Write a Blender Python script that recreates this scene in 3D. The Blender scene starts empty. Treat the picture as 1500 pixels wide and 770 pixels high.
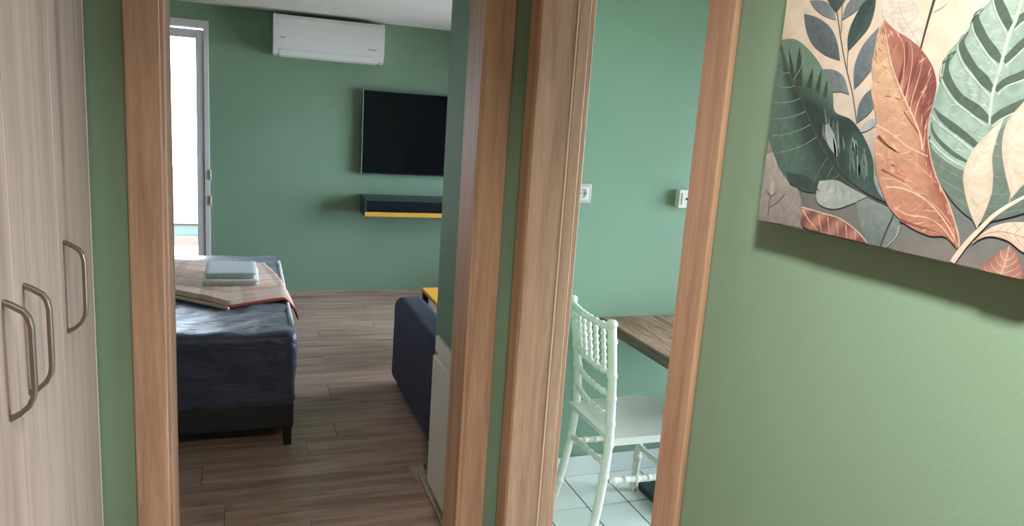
import bpy, bmesh, math, random
from mathutils import Vector, Matrix, noise

random.seed(7)
SC = bpy.context.scene
COL = SC.collection
V = Vector

# ------------------------------------------------------------------ camera
F_PX, PW, PH, CAM_H = 1072.0, 1500.0, 770.0, 1.62
_up = -V((365 - 750, 5965 - 385, F_PX)).normalized()          # world up in camera axes (x right, y down, z forward)
_fw = V((360 - 750, 155 - 385, F_PX)); _fw = (_fw - _up * _fw.dot(_up)).normalized()
_rt = _fw.cross(_up)
if _rt.x < 0: _rt = -_rt
CAM = V((0, 0, CAM_H))

def ray(px, py):
    v = V((px - PW / 2, py - PH / 2, F_PX))
    return V((_rt.dot(v), _fw.dot(v), _up.dot(v)))

def on_x(px, py, X):
    r = ray(px, py); return CAM + r * (X / r.x)

cd = bpy.data.cameras.new('camera')
cd.sensor_width = 36.0
cd.lens = F_PX / PW * 36.0
cd.clip_start = 0.02
cam = bpy.data.objects.new('camera', cd); COL.objects.link(cam)
# camera axes in world: right, up(-down), back(-forward); rows of world axes in cam coords give columns
rightw = V((_rt.x, _fw.x, _up.x)); downw = V((_rt.y, _fw.y, _up.y)); fwdw = V((_rt.z, _fw.z, _up.z))
m = Matrix((rightw, -downw, -fwdw)).transposed().to_4x4()
m.translation = CAM
cam.matrix_world = m
SC.camera = cam

# ------------------------------------------------------------------ world, light, exposure
w = bpy.data.worlds.new('sky'); SC.world = w; w.use_nodes = True
bg = w.node_tree.nodes['Background']
bg.inputs[0].default_value = (0.78, 0.90, 1.07, 1); bg.inputs[1].default_value = 6.3
SC.view_settings.view_transform = 'Standard'; SC.view_settings.look = 'None'
SC.view_settings.gamma = 1.0; SC.view_settings.exposure = 2.0; SC.view_settings.use_curve_mapping = False
SC.cycles.use_denoising = True
SC.cycles.max_bounces = 10; SC.cycles.diffuse_bounces = 6
SC.cycles.caustics_reflective = False; SC.cycles.caustics_refractive = False
SC.cycles.sample_clamp_indirect = 6.0
LAMP_POWER = 165.0

def portal(name, loc, rot, sx, sy):
    l = bpy.data.lights.new(name, 'AREA'); l.shape = 'RECTANGLE'; l.size = sx; l.size_y = sy
    l.cycles.is_portal = True
    o = bpy.data.objects.new(name, l); COL.objects.link(o); o.location = loc; o.rotation_euler = rot

# ------------------------------------------------------------------ main measures
CEIL = 2.367
YD = 2.0            # corridor face of the doorway wall
YD2 = 2.14
XR = 0.75           # corridor face of the right wall
XR2 = 0.89
XPART = 0.79        # bedroom face of the partition
YK = 2.903          # kitchen back wall
YK2 = 3.035
YFAR = 6.483
XBL, XBR = -2.6, 3.2
XW = -0.352         # wardrobe front
YBACK = -1.6

# ------------------------------------------------------------------ colour + materials
def s2l(c):
    return tuple((x / 255 / 12.92) if x / 255 <= 0.04045 else ((x / 255 + 0.055) / 1.055) ** 2.4 for x in c)

def newmat(name):
    mt = bpy.data.materials.new(name); mt.use_nodes = True
    nt = mt.node_tree
    return mt, nt, nt.nodes['Principled BSDF']

def lin(c, k=1.0):
    l = s2l(c); return (l[0] * k, l[1] * k, l[2] * k, 1)

def mat(name, c, rough=0.6, var=0.0, scale=8.0, bump=0.0, bscale=60.0, metal=0.0, spec=0.5, stretch=(1, 1, 1), coat=0.0, sheen=0.0):
    mt, nt, p = newmat(name)
    p.inputs['Base Color'].default_value = lin(c); p.inputs['Roughness'].default_value = rough
    p.inputs['Metallic'].default_value = metal; p.inputs['Specular IOR Level'].default_value = spec
    p.inputs['Coat Weight'].default_value = coat
    p.inputs['Sheen Weight'].default_value = sheen
    tc = nt.nodes.new('ShaderNodeTexCoord'); mp = nt.nodes.new('ShaderNodeMapping')
    mp.inputs['Scale'].default_value = stretch
    nt.links.new(tc.outputs['Object'], mp.inputs[0])
    if var > 0:
        n = nt.nodes.new('ShaderNodeTexNoise'); n.inputs['Scale'].default_value = scale; n.inputs['Detail'].default_value = 6
        nt.links.new(mp.outputs[0], n.inputs['Vector'])
        r = nt.nodes.new('ShaderNodeValToRGB')
        r.color_ramp.elements[0].position = 0.3; r.color_ramp.elements[1].position = 0.7
        r.color_ramp.elements[0].color = lin(c, 1 - var); r.color_ramp.elements[1].color = lin(c, 1 + var)
        nt.links.new(n.outputs[0], r.inputs[0]); nt.links.new(r.outputs[0], p.inputs['Base Color'])
    if bump > 0:
        n2 = nt.nodes.new('ShaderNodeTexNoise'); n2.inputs['Scale'].default_value = bscale; n2.inputs['Detail'].default_value = 4
        nt.links.new(mp.outputs[0], n2.inputs['Vector'])
        b = nt.nodes.new('ShaderNodeBump'); b.inputs['Strength'].default_value = bump; b.inputs['Distance'].default_value = 0.01
        nt.links.new(n2.outputs[0], b.inputs['Height']); nt.links.new(b.outputs[0], p.inputs['Normal'])
    return mt

def wood(name, cols, stretch, rough=0.5, scale=3.0, pos=None, rnd=0.0, coat=0.0, fine=0.25, spec=0.5):
    """streaky wood: stretched noise through a colour ramp plus a finer grain; rnd = tone change from piece to piece"""
    mt, nt, p = newmat(name)
    p.inputs['Roughness'].default_value = rough; p.inputs['Coat Weight'].default_value = coat
    p.inputs['Specular IOR Level'].default_value = spec
    N, L = nt.nodes, nt.links
    tc = N.new('ShaderNodeTexCoord'); mp = N.new('ShaderNodeMapping'); mp.inputs['Scale'].default_value = stretch
    oi = N.new('ShaderNodeObjectInfo')
    ad = N.new('ShaderNodeVectorMath'); ad.operation = 'ADD'
    mu = N.new('ShaderNodeMath'); mu.operation = 'MULTIPLY'; mu.inputs[1].default_value = 37.0
    L.new(oi.outputs['Random'], mu.inputs[0])
    L.new(tc.outputs['Object'], mp.inputs[0]); L.new(mp.outputs[0], ad.inputs[0]); L.new(mu.outputs[0], ad.inputs[1])
    n = N.new('ShaderNodeTexNoise'); n.inputs['Scale'].default_value = scale; n.inputs['Detail'].default_value = 8
    n.inputs['Roughness'].default_value = 0.62; n.inputs['Distortion'].default_value = 0.6
    L.new(ad.outputs[0], n.inputs['Vector'])
    r = N.new('ShaderNodeValToRGB')
    k = len(cols)
    while len(r.color_ramp.elements) < k: r.color_ramp.elements.new(0.5)
    for i, c in enumerate(cols):
        r.color_ramp.elements[i].position = pos[i] if pos else 0.3 + 0.4 * i / (k - 1)
        r.color_ramp.elements[i].color = lin(c)
    L.new(n.outputs[0], r.inputs[0])
    n2 = N.new('ShaderNodeTexNoise'); n2.inputs['Scale'].default_value = scale * 9; n2.inputs['Detail'].default_value = 4
    L.new(ad.outputs[0], n2.inputs['Vector'])
    mr = N.new('ShaderNodeMapRange'); mr.inputs['From Min'].default_value = 0.3; mr.inputs['From Max'].default_value = 0.7
    mr.inputs['To Min'].default_value = 1 - fine; mr.inputs['To Max'].default_value = 1 + fine * 0.5
    L.new(n2.outputs[0], mr.inputs[0])
    mr2 = N.new('ShaderNodeMapRange'); mr2.inputs['To Min'].default_value = 1 - rnd; mr2.inputs['To Max'].default_value = 1 + rnd
    L.new(oi.outputs['Random'], mr2.inputs[0])
    m2 = N.new('ShaderNodeMath'); m2.operation = 'MULTIPLY'; L.new(mr.outputs[0], m2.inputs[0]); L.new(mr2.outputs[0], m2.inputs[1])
    mx = N.new('ShaderNodeVectorMath'); mx.operation = 'SCALE'
    L.new(r.outputs[0], mx.inputs[0]); L.new(m2.outputs[0], mx.inputs['Scale'])
    L.new(mx.outputs[0], p.inputs['Base Color'])
    b = N.new('ShaderNodeBump'); b.inputs['Strength'].default_value = 0.12; b.inputs['Distance'].default_value = 0.002
    L.new(n2.outputs[0], b.inputs['Height']); L.new(b.outputs[0], p.inputs['Normal'])
    return mt

GREEN = (132, 159, 134)
M = {}
M['green'] = mat('green_paint', GREEN, 0.62, var=0.05, scale=1.7, bump=0.05, bscale=160, spec=0.3)
M['ceiling'] = mat('ceiling_paint', (240, 234, 228), 0.85, var=0.03, scale=2)
M['oak'] = wood('oak_veneer', [(166, 128, 102), (190, 151, 123), (204, 167, 137)], (14, 14, 0.8), 0.5, 2.2, fine=0.12)
M['ash'] = wood('wardrobe_laminate', [(122, 103, 90), (156, 135, 119), (172, 150, 132), (140, 120, 105)], (9, 9, 0.35), 0.45, 2.0, pos=[0.28, 0.43, 0.58, 0.75], fine=0.12)
M['edge'] = mat('cream_edge_band', (226, 214, 188), 0.5)
M['plank'] = wood('floor_laminate', [(122, 96, 82), (168, 138, 121), (194, 163, 147), (176, 145, 128)], (0.7, 7, 7), 0.3, 2.4, pos=[0.25, 0.45, 0.6, 0.8], rnd=0.10, fine=0.16)
M['dark_gap'] = mat('dark_subfloor', (112, 96, 84), 0.9)
M['skirt'] = wood('skirting_laminate', [(150, 128, 112), (178, 158, 142), (190, 170, 152)], (0.7, 7, 7), 0.5, 2.4)
M['tile'] = mat('white_floor_tile', (222, 224, 220), 0.22, var=0.03, scale=5)
M['grout'] = mat('dark_grout', (52, 52, 52), 0.9)
M['white'] = mat('white_plastic', (226, 222, 212), 0.35, var=0.015, scale=5)
M['ac'] = mat('ac_plastic', (238, 236, 232), 0.4)
M['acgrey'] = mat('ac_grey', (150, 150, 152), 0.5)
M['panel'] = mat('white_lacquer', (250, 240, 232), 0.5, var=0.03, scale=4)
M['black'] = mat('black_gloss', (12, 13, 18), 0.2, spec=0.5)
M['blackp'] = mat('black_plastic', (20, 20, 22), 0.5)
M['silver'] = mat('silver_bezel', (150, 156, 158), 0.35, metal=0.6)
M['steel'] = mat('brushed_nickel', (124, 110, 96), 0.4, metal=0.6, bump=0.03, bscale=300)
M['slate'] = mat('dark_slate_lacquer', (50, 62, 66), 0.4)
M['inside'] = mat('black_baffle_metal', (22, 24, 26), 0.7)
M['yellow'] = mat('yellow_edge', (226, 170, 60), 0.5, var=0.04)
M['navy'] = mat('navy_velvet', (41, 40, 66), 0.9, var=0.12, scale=14, bump=0.25, bscale=400, sheen=0.08, spec=0.2)
M['bedbase'] = mat('charcoal_fabric', (54, 52, 54), 0.9, var=0.1, scale=60, bump=0.2, bscale=500)
M['towel_teal'] = mat('pale_teal_terry', (226, 233, 235), 0.95, var=0.06, scale=40, bump=0.5, bscale=500)
M['towel_white'] = mat('white_terry', (240, 241, 238), 0.95, var=0.05, scale=40, bump=0.5, bscale=500)
M['sheet'] = mat('white_sheet', (232, 232, 236), 0.9)
M['tablewood'] = wood('rustic_table_wood', [(78, 56, 44), (134, 97, 78), (188, 146, 122), (112, 84, 70)], (9, 1.0, 9), 0.55, 2.6, pos=[0.25, 0.42, 0.58, 0.75], fine=0.3)
M['tableedge'] = wood('dark_table_edge', [(62, 52, 42), (92, 78, 62), (110, 92, 74)], (9, 1.0, 9), 0.6, 3)
M['castgreen'] = mat('dark_cast_iron', (40, 50, 46), 0.55, var=0.1)
M['frame'] = mat('window_frame_coating', (224, 218, 218), 0.45)
M['socketgrey'] = mat('grey_socket_frame', (196, 186, 180), 0.45)
M['seal'] = mat('pale_seal', (236, 222, 204), 0.6)
M['outwhite'] = mat('outdoor_white_render', (225, 222, 216), 0.9)
M['roof'] = mat('terracotta_roof', (186, 100, 72), 0.85, var=0.15, scale=3)
M['railbrown'] = mat('rust_brown_rail', (70, 28, 20), 0.6)
M['railgrey'] = mat('teal_grey_board', (104, 112, 114), 0.6)
M['railtaupe'] = mat('taupe_board', (126, 104, 98), 0.6)
M['concrete'] = mat('pale_concrete', (190, 186, 178), 0.9, var=0.06)

def glassmat(name='window_glass', tint=(0.94, 0.96, 0.96, 1)):
    mt, nt, p = newmat(name)
    nt.nodes.remove(p)
    o = nt.nodes['Material Output']
    t = nt.nodes.new('ShaderNodeBsdfTransparent'); t.inputs[0].default_value = tint
    g = nt.nodes.new('ShaderNodeBsdfGlossy'); g.inputs['Roughness'].default_value = 0.0
    fr = nt.nodes.new('ShaderNodeFresnel'); mx = nt.nodes.new('ShaderNodeMixShader')
    nt.links.new(fr.outputs[0], mx.inputs[0]); nt.links.new(t.outputs[0], mx.inputs[1]); nt.links.new(g.outputs[0], mx.inputs[2])
    nt.links.new(mx.outputs[0], o.inputs['Surface'])
    return mt
M['glass'] = glassmat()

def emit(name, c, s):
    mt, nt, p = newmat(name)
    p.inputs['Base Color'].default_value = lin(c)
    p.inputs['Emission Color'].default_value = (c[0] / 255, c[1] / 255, c[2] / 255, 1); p.inputs['Emission Strength'].default_value = s
    return mt
M['lampglow'] = emit('lit_opal_diffuser', (255, 249, 236), LAMP_POWER)

def quilt():
    mt, nt, p = newmat('navy_quilted_satin')
    N, L = nt.nodes, nt.links
    p.inputs['Roughness'].default_value = 0.42; p.inputs['Sheen Weight'].default_value = 0.25
    p.inputs['Specular IOR Level'].default_value = 0.6
    tc = N.new('ShaderNodeTexCoord')
    n = N.new('ShaderNodeTexNoise'); n.inputs['Scale'].default_value = 9; n.inputs['Detail'].default_value = 5
    L.new(tc.outputs['Object'], n.inputs['Vector'])
    r = N.new('ShaderNodeValToRGB'); r.color_ramp.elements[0].color = lin((48, 49, 64)); r.color_ramp.elements[1].color = lin((74, 79, 108))
    L.new(n.outputs[0], r.inputs[0]); L.new(r.outputs[0], p.inputs['Base Color'])
    mp = N.new('ShaderNodeMapping'); mp.inputs['Scale'].default_value = (9, 22, 26)
    L.new(tc.outputs['Object'], mp.inputs[0])
    v = N.new('ShaderNodeTexNoise'); v.inputs['Scale'].default_value = 1.3; v.inputs['Detail'].default_value = 3; v.inputs['Distortion'].default_value = 0.8
    L.new(mp.outputs[0], v.inputs['Vector'])
    b = N.new('ShaderNodeBump'); b.inputs['Strength'].default_value = 0.6; b.inputs['Distance'].default_value = 0.012
    L.new(v.outputs[0], b.inputs['Height']); L.new(b.outputs[0], p.inputs['Normal'])
    return mt
M['quilt'] = quilt()

def attr_mat(name, rough=0.6, nscale=70.0, amount=0.16, bump=0.0, stretch=(1, 1, 1), spec=0.3):
    """colour from the mesh's own colour attribute, broken up by brush-like noise"""
    mt, nt, p = newmat(name)
    N, L = nt.nodes, nt.links
    p.inputs['Roughness'].default_value = rough; p.inputs['Specular IOR Level'].default_value = spec
    a = N.new('ShaderNodeVertexColor'); a.layer_name = 'Col'
    tc = N.new('ShaderNodeTexCoord'); mp = N.new('ShaderNodeMapping'); mp.inputs['Scale'].default_value = stretch
    L.new(tc.outputs['Object'], mp.inputs[0])
    n = N.new('ShaderNodeTexNoise'); n.inputs['Scale'].default_value = nscale; n.inputs['Detail'].default_value = 6; n.inputs['Distortion'].default_value = 1.2
    L.new(mp.outputs[0], n.inputs['Vector'])
    mr = N.new('ShaderNodeMapRange'); mr.inputs['From Min'].default_value = 0.3; mr.inputs['From Max'].default_value = 0.7
    mr.inputs['To Min'].default_value = 1 - amount; mr.inputs['To Max'].default_value = 1 + amount
    L.new(n.outputs[0], mr.inputs[0])
    s = N.new('ShaderNodeVectorMath'); s.operation = 'SCALE'
    L.new(a.outputs['Color'], s.inputs[0]); L.new(mr.outputs[0], s.inputs['Scale']); L.new(s.outputs[0], p.inputs['Base Color'])
    if bump:
        b = N.new('ShaderNodeBump'); b.inputs['Strength'].default_value = bump; b.inputs['Distance'].default_value = 0.004
        L.new(n.outputs[0], b.inputs['Height']); L.new(b.outputs[0], p.inputs['Normal'])
    return mt
M['paint'] = attr_mat('printed_paint', 0.65, 55, 0.18)
M['plaid'] = attr_mat('plaid_wool', 0.95, 160, 0.12, bump=0.5)

# ------------------------------------------------------------------ object helpers
def tag(o, label=None, cat=None, group=None, kind=None):
    if label: o['label'] = label
    if cat: o['category'] = cat
    if group: o['group'] = group
    if kind: o['kind'] = kind
    return o

def root(name, loc, label, cat, group=None, kind=None):
    o = bpy.data.objects.new(name, None); COL.objects.link(o); o.location = loc; o.empty_display_size = 0.1
    return tag(o, label, cat, group, kind)

def world_loc(o):
    p = V((0, 0, 0))
    while o: p = p + o.location; o = o.parent
    return p

class MB:
    """collects shapes given in world coordinates; build() links ONE mesh object with its origin at the base"""
    def __init__(s): s.v = []; s.f = []; s.c = None; s.sm = []
    def add(s, vs, fs, smooth=False):
        k = len(s.v); s.v += [tuple(p) for p in vs]; s.f += [tuple(i + k for i in f) for f in fs]; s.sm += [smooth] * len(fs); return s
    def box(s, x0, x1, y0, y1, z0, z1, bev=0.0, seg=2):
        if bev <= 0:
            vs = [(x0, y0, z0), (x1, y0, z0), (x1, y1, z0), (x0, y1, z0), (x0, y0, z1), (x1, y0, z1), (x1, y1, z1), (x0, y1, z1)]
            return s.add(vs, [(0, 3, 2, 1), (4, 5, 6, 7), (0, 1, 5, 4), (1, 2, 6, 5), (2, 3, 7, 6), (3, 0, 4, 7)])
        b = bmesh.new(); bmesh.ops.create_cube(b, size=1)
        for v in b.verts: v.co = V(((x0 + x1) / 2 + v.co.x * (x1 - x0), (y0 + y1) / 2 + v.co.y * (y1 - y0), (z0 + z1) / 2 + v.co.z * (z1 - z0)))
        bmesh.ops.bevel(b, geom=b.edges[:], offset=bev, segments=seg, profile=0.5, affect='EDGES')
        b.verts.index_update(); s.add([v.co[:] for v in b.verts], [[v.index for v in f.verts] for f in b.faces], False); b.free(); return s
    def tube(s, pts, radii, n=10, cap=True):
        pts = [V(p) for p in pts]
        if not isinstance(radii, (list, tuple)): radii = [radii] * len(pts)
        vs, fs = [], []
        up0 = None
        for i, p in enumerate(pts):
            d = (pts[min(i + 1, len(pts) - 1)] - pts[max(i - 1, 0)]).normalized()
            if up0 is None: up0 = V((0, 0, 1)) if abs(d.z) < 0.9 else V((1, 0, 0))
            a = d.cross(up0).normalized(); b = a.cross(d).normalized(); up0 = b
            for k in range(n):
                t = 2 * math.pi * k / n; vs.append(p + (a * math.cos(t) + b * math.sin(t)) * radii[i])
        for i in range(len(pts) - 1):
            for k in range(n): fs.append((i * n + k, i * n + (k + 1) % n, (i + 1) * n + (k + 1) % n, (i + 1) * n + k))
        if cap: fs.append(tuple(range(n))[::-1]); fs.append(tuple(range((len(pts) - 1) * n, len(pts) * n)))
        return s.add(vs, fs, True)
    def prism(s, prof, axis, a0, a1, smooth=False):
        """profile (two coords, counter-clockwise) swept along axis 0/1/2"""
        n = len(prof); vs = []
        for a in (a0, a1):
            for (u, q) in prof:
                vs.append({0: (a, u, q), 1: (u, a, q), 2: (u, q, a)}[axis])
        fs = [tuple(range(n))[::-1], tuple(range(n, 2 * n))] + [(i, (i + 1) % n, n + (i + 1) % n, n + i) for i in range(n)]
        return s.add(vs, fs, smooth)
    def grid(s, rows, smooth=True):
        n = len(rows[0]); vs = [p for r in rows for p in r]
        fs = [(i * n + j, i * n + j + 1, (i + 1) * n + j + 1, (i + 1) * n + j) for i in range(len(rows) - 1) for j in range(n - 1)]
        return s.add(vs, fs, smooth)
    def rbox(s, x0, x1, y0, y1, z0, z1, r, n=10, disp=0.0, freq=3.0, flat=1.0, open_bottom=False):
        """soft rounded block, optionally dented by noise"""
        lo = V((x0, y0, z0)); hi = V((x1, y1, z1)); c = (lo + hi) / 2; h = (hi - lo) / 2
        r = min(r, min(h) * 0.999)
        b = bmesh.new(); bmesh.ops.create_cube(b, size=2)
        bmesh.ops.subdivide_edges(b, edges=b.edges[:], cuts=n, use_grid_fill=True)
        for v in b.verts:
            q = V([math.copysign(abs(t) ** 0.8, t) for t in v.co])
            p = V((q.x * h.x, q.y * h.y, q.z * h.z))
            inn = V([max(-h[i] + r, min(h[i] - r, p[i])) for i in range(3)])
            d = p - inn
            if d.length > 1e-6:
                nn = d.normalized(); p = inn + nn * r
                if disp: p = p + nn * (noise.noise((p + c) * freq) * disp + noise.noise((p + c) * freq * 2.7) * disp * 0.5)
            v.co = c + p
        if open_bottom:
            dl = [f for f in b.faces if f.calc_center_median().z < z0 + 0.002]
            bmesh.ops.delete(b, geom=dl, context='FACES')
        bmesh.ops.recalc_face_normals(b, faces=b.faces[:])
        b.verts.index_update(); s.add([v.co[:] for v in b.verts], [[v.index for v in f.verts] for f in b.faces], True); b.free(); return s
    def build(s, name, mt, parent=None, fix=True, smooth=None):
        xs = [p[0] for p in s.v]; ys = [p[1] for p in s.v]; zs = [p[2] for p in s.v]
        org = V(((min(xs) + max(xs)) / 2, (min(ys) + max(ys)) / 2, min(zs)))
        me = bpy.data.meshes.new(name); me.from_pydata([V(p) - org for p in s.v], [], s.f)
        if fix:
            b = bmesh.new(); b.from_mesh(me); bmesh.ops.recalc_face_normals(b, faces=b.faces[:]); b.to_mesh(me); b.free()
        for i, pl in enumerate(me.polygons): pl.use_smooth = s.sm[i] if smooth is None else smooth
        if s.c:
            ca = me.color_attributes.new('Col', 'FLOAT_COLOR', 'POINT')
            for i, c in enumerate(s.c): ca.data[i].color = (c[0], c[1], c[2], 1)
        me.materials.append(M[mt] if isinstance(mt, str) else mt)
        o = bpy.data.objects.new(name, me); COL.objects.link(o)
        if parent: o.parent = parent; o.location = org - world_loc(parent)
        else: o.location = org
        return o

def structure(name, mb, mt, label, cat):
    return tag(mb.build(name, mt), label, cat, None, 'structure')

def wall_y(y0, y1, x0, x1, opening=None, z0=0.0, z1=CEIL):
    b = MB()
    if not opening: return b.box(x0, x1, y0, y1, z0, z1)
    a0, a1, c0, c1 = opening
    b.box(x0, a0, y0, y1, z0, z1); b.box(a1, x1, y0, y1, z0, z1); b.box(a0, a1, y0, y1, c1, z1)
    if c0 > z0: b.box(a0, a1, y0, y1, z0, c0)
    return b

def wall_x(x0, x1, y0, y1, openings=(), z0=0.0, z1=CEIL):
    b = MB(); cur = y0
    for (a0, a1, c0, c1) in sorted(openings):
        b.box(x0, x1, cur, a0, z0, z1); b.box(x0, x1, a0, a1, c1, z1)
        if c0 > z0: b.box(x0, x1, a0, a1, z0, c0)
        cur = a1
    return b.box(x0, x1, cur, y1, z0, z1)

# ------------------------------------------------------------------ room shell
DOOR_H = 2.08
D1A, D1B = -0.182, 0.611       # clear opening of the bedroom doorway
D2A, D2B = 1.122, 1.898        # clear opening of the kitchen doorway
JT = 0.022                     # lining thickness
structure('ceiling', MB().box(XBL - .2, XBR + .25, YBACK - .15, YFAR + .25, CEIL, CEIL + 0.15), 'ceiling', 'plain off-white painted ceiling over bedroom and corridor', 'ceiling')
structure('wall_doorway', wall_y(YD, YD2, XBL, XR2 - .14, (D1A - JT, D1B + JT, 0, DOOR_H + JT)), 'green', 'green painted wall around the bedroom doorway', 'wall')
structure('wall_corridor_right', wall_x(XR, XR2, YBACK, YD2, [(D2A - JT, D2B + JT, 0, DOOR_H + JT)]), 'green', 'green painted corridor wall carrying the leaf canvas', 'wall')
structure('wall_partition', MB().box(XPART, XR2, YD2, YK2, 0, CEIL), 'green', 'short dark green wall end behind the white low cabinet', 'wall')
structure('wall_kitchen_back', MB().box(XR2, XBR, YK, YK2, 0, CEIL), 'green', 'green kitchen wall with two white sockets', 'wall')
structure('wall_kitchen_front', MB().box(XR2, XBR, 0.1, 0.22, 0, CEIL), 'green', 'green kitchen wall opposite the sockets', 'wall')
structure('wall_corridor_left', MB().box(-1.02, -0.92, YBACK, YD, 0, CEIL), 'green', 'green corridor wall behind the wardrobe', 'wall')
structure('wall_corridor_back', MB().box(-1.02, XR2, YBACK - .12, YBACK, 0, CEIL), 'green', 'green wall closing the corridor', 'wall')
WX0, WX1, WZ1 = -0.72, -0.28, 2.24
structure('wall_far', wall_y(YFAR, YFAR + .22, XBL - .15, XBR + .22, (WX0, WX1, 0.0, WZ1)), 'green', 'green bedroom wall behind the television', 'wall')
structure('wall_bedroom_left', MB().box(XBL - .15, XBL, YD, YFAR, 0, CEIL), 'green', 'green bedroom wall beside the bed', 'wall')
KW = (0.75, 2.75, 0.35, 2.05); BW = (3.9, 6.0, 0.40, 1.95)
structure('wall_right', wall_x(XBR, XBR + .22, 0.1, YFAR, [KW, BW]), 'green', 'green outer wall with two daylight windows', 'wall')

# floors: laminate planks in bedroom and corridor, tiles in the kitchen
fl = structure('floor', MB().box(XBL, XBR, YD2, YFAR + .02, -0.10, -0.011).box(-0.92, XR, YBACK, YD2, -0.10, -0.011).box(XPART - .04, XPART + .01, YD2, YD2 + .01, -0.1, -0.011), 'dark_gap', 'brown wood-look laminate floor of bedroom and corridor', 'floor')
PW_, PL_ = 0.19, 1.29
seam0 = 3.345
_cache = {}
def piece(name, x0, x1, y0, y1, z0, z1, mt, parent, bev=0.0):
    key = (name, round(x1 - x0, 4), round(y1 - y0, 4), round(z1 - z0, 4), mt)
    org = V(((x0 + x1) / 2, (y0 + y1) / 2, z0))
    if key not in _cache:
        o = MB().box(x0, x1, y0, y1, z0, z1, bev, 1).build(name, mt, parent); _cache[key] = o.data; return o
    o = bpy.data.objects.new(name, _cache[key]); COL.objects.link(o); o.parent = parent; o.location = org - world_loc(parent)
    return o
known = {0: 0.282, -1: -0.184, -2: 0.72, -3: -0.08, -4: 0.243}
row = -26
g = 0.0011
while True:
    y0 = seam0 + row * PW_; y1 = y0 + PW_
    if y0 > YFAR: break
    off = known.get(row, (row * 0.437) % PL_)
    segs = []
    if y1 <= YBACK: row += 1; continue
    if y0 < YD2 - 0.02: segs.append((-0.92, XR))
    else: segs.append((XBL, XPART if y0 < YK2 - .05 else XBR))
    for (a, b) in segs:
        x = off - 6 * PL_
        while x < b:
            xa, xb = max(a, x), min(b, x + PL_)
            if xb - xa > 0.03: piece('plank', xa + g, xb - g, max(y0, YBACK) + g, min(y1, YFAR) - g, -0.011, 0.0, 'plank', fl, 0.0012)
            x += PL_
    row += 1
kf = structure('floor_kitchen', MB().box(XR2, XBR, 0.22, YK, -0.10, -0.006).box(XR, XR2, D2A, D2B, -0.1, -0.006), 'grout', 'white tiled kitchen floor with dark joints', 'floor')
TX, TY, tx0, ty0 = 0.2005, 0.30, 1.2005, 2.618
gg = 0.0030
for i in range(-3, 12):
    for j in range(-9, 2):
        xa, xb = tx0 + i * TX, tx0 + (i + 1) * TX; ya, yb = ty0 + j * TY, ty0 + (j + 1) * TY
        lo = XR if (ya < D2B and yb > D2A) else XR2
        if lo == XR and xa < XR2: ya, yb = max(ya, D2A - .0), min(yb, D2B)
        xa, xb = max(xa, lo), min(xb, XBR); ya, yb = max(ya, 0.22), min(yb, YK - .009)
        if xb - xa > 0.02 and yb - ya > 0.02:
            piece('tile', xa + gg, xb - gg, ya + gg, yb - gg, -0.006, 0.0, 'tile', kf, 0.0012)

# skirtings
bb = structure('baseboard_kitchen', MB().box(XR2, XBR, YK - .006, YK, 0, 0.094), 'grout', 'white tiled skirting along the kitchen back wall', 'baseboard')
for i in range(-3, 12):
    xa, xb = max(tx0 + i * TX, XR2), min(tx0 + (i + 1) * TX, XBR)
    if xb - xa > .02: piece('tile', xa + .0008, xb - .0008, YK - .012, YK - .004, 0.0, 0.096, 'tile', bb, 0.001)
structure('baseboard_far', MB().box(WX1 + .01, XBR, YFAR - .014, YFAR, 0, 0.05, 0.003), 'skirt', 'low beige skirting along the far bedroom wall', 'baseboard')
structure('baseboard_partition', MB().box(0.742, 0.779, YD2, YK2 + .045, 0.0, 0.016, 0.006).box(0.779, XR2 + .5, YK2, YK2 + .016, 0, 0.05, 0.004), 'skirt', 'brown floor strip along the foot of the white low cabinet', 'baseboard')

# ------------------------------------------------------------------ door linings and architraves
AW = 0.079
def lining(o_root):
    pass
d1 = root('door_1', ((D1A + D1B) / 2, YD, 0), 'oak door lining of the bedroom doorway', 'door frame', None, 'structure')
P = YD - 0.013
MB().box(D1A - .010 - AW, D1A - .010, P, YD, 0, DOOR_H + .010 + AW, .004, 3).build('architrave', 'oak', d1)
MB().box(D1B + .010, D1B + .010 + AW, P, YD, 0, DOOR_H + .010 + AW, .004, 3).build('architrave', 'oak', d1)
MB().box(D1A - .009, D1B + .009, P, YD, DOOR_H + .010, DOOR_H + .010 + AW, .004, 3).build('architrave', 'oak', d1)
for (a, b) in ((D1A - JT, D1A), (D1B, D1B + JT)):
    MB().box(a, b, YD - .009, YD2 + .004, 0, DOOR_H, .0035, 3).build('jamb', 'oak', d1)
MB().box(D1A - JT, D1B + JT, YD - .009, YD2 + .004, DOOR_H, DOOR_H + JT, .0035, 3).build('head_jamb', 'oak', d1)
for (a, b) in ((D1A - .010 - AW, D1A - .014), (D1B + .014, D1B + .010 + AW)):
    if b > XPART - .02: b = XPART - .03
    MB().box(a, b, YD2, YD2 + .012, 0, DOOR_H + .08, .004, 2).build('architrave', 'oak', d1)
d2 = root('door_2', (XR, (D2A + D2B) / 2, 0), 'oak door lining of the kitchen doorway beside the leaf canvas', 'door frame', None, 'structure')
P = XR - 0.013
MB().box(P, XR, D2A - .004 - AW, D2A - .004, 0, DOOR_H + .004 + AW, .0045, 3).build('architrave', 'oak', d2)
MB().box(P, XR, D2B + .004, D2B + .004 + AW - .006, 0, DOOR_H + .004 + AW, .0045, 3).build('architrave', 'oak', d2)
MB().box(P, XR, D2A - .003, D2B + .003, DOOR_H + .004, DOOR_H + .004 + AW, .0045, 3).build('architrave', 'oak', d2)
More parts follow.
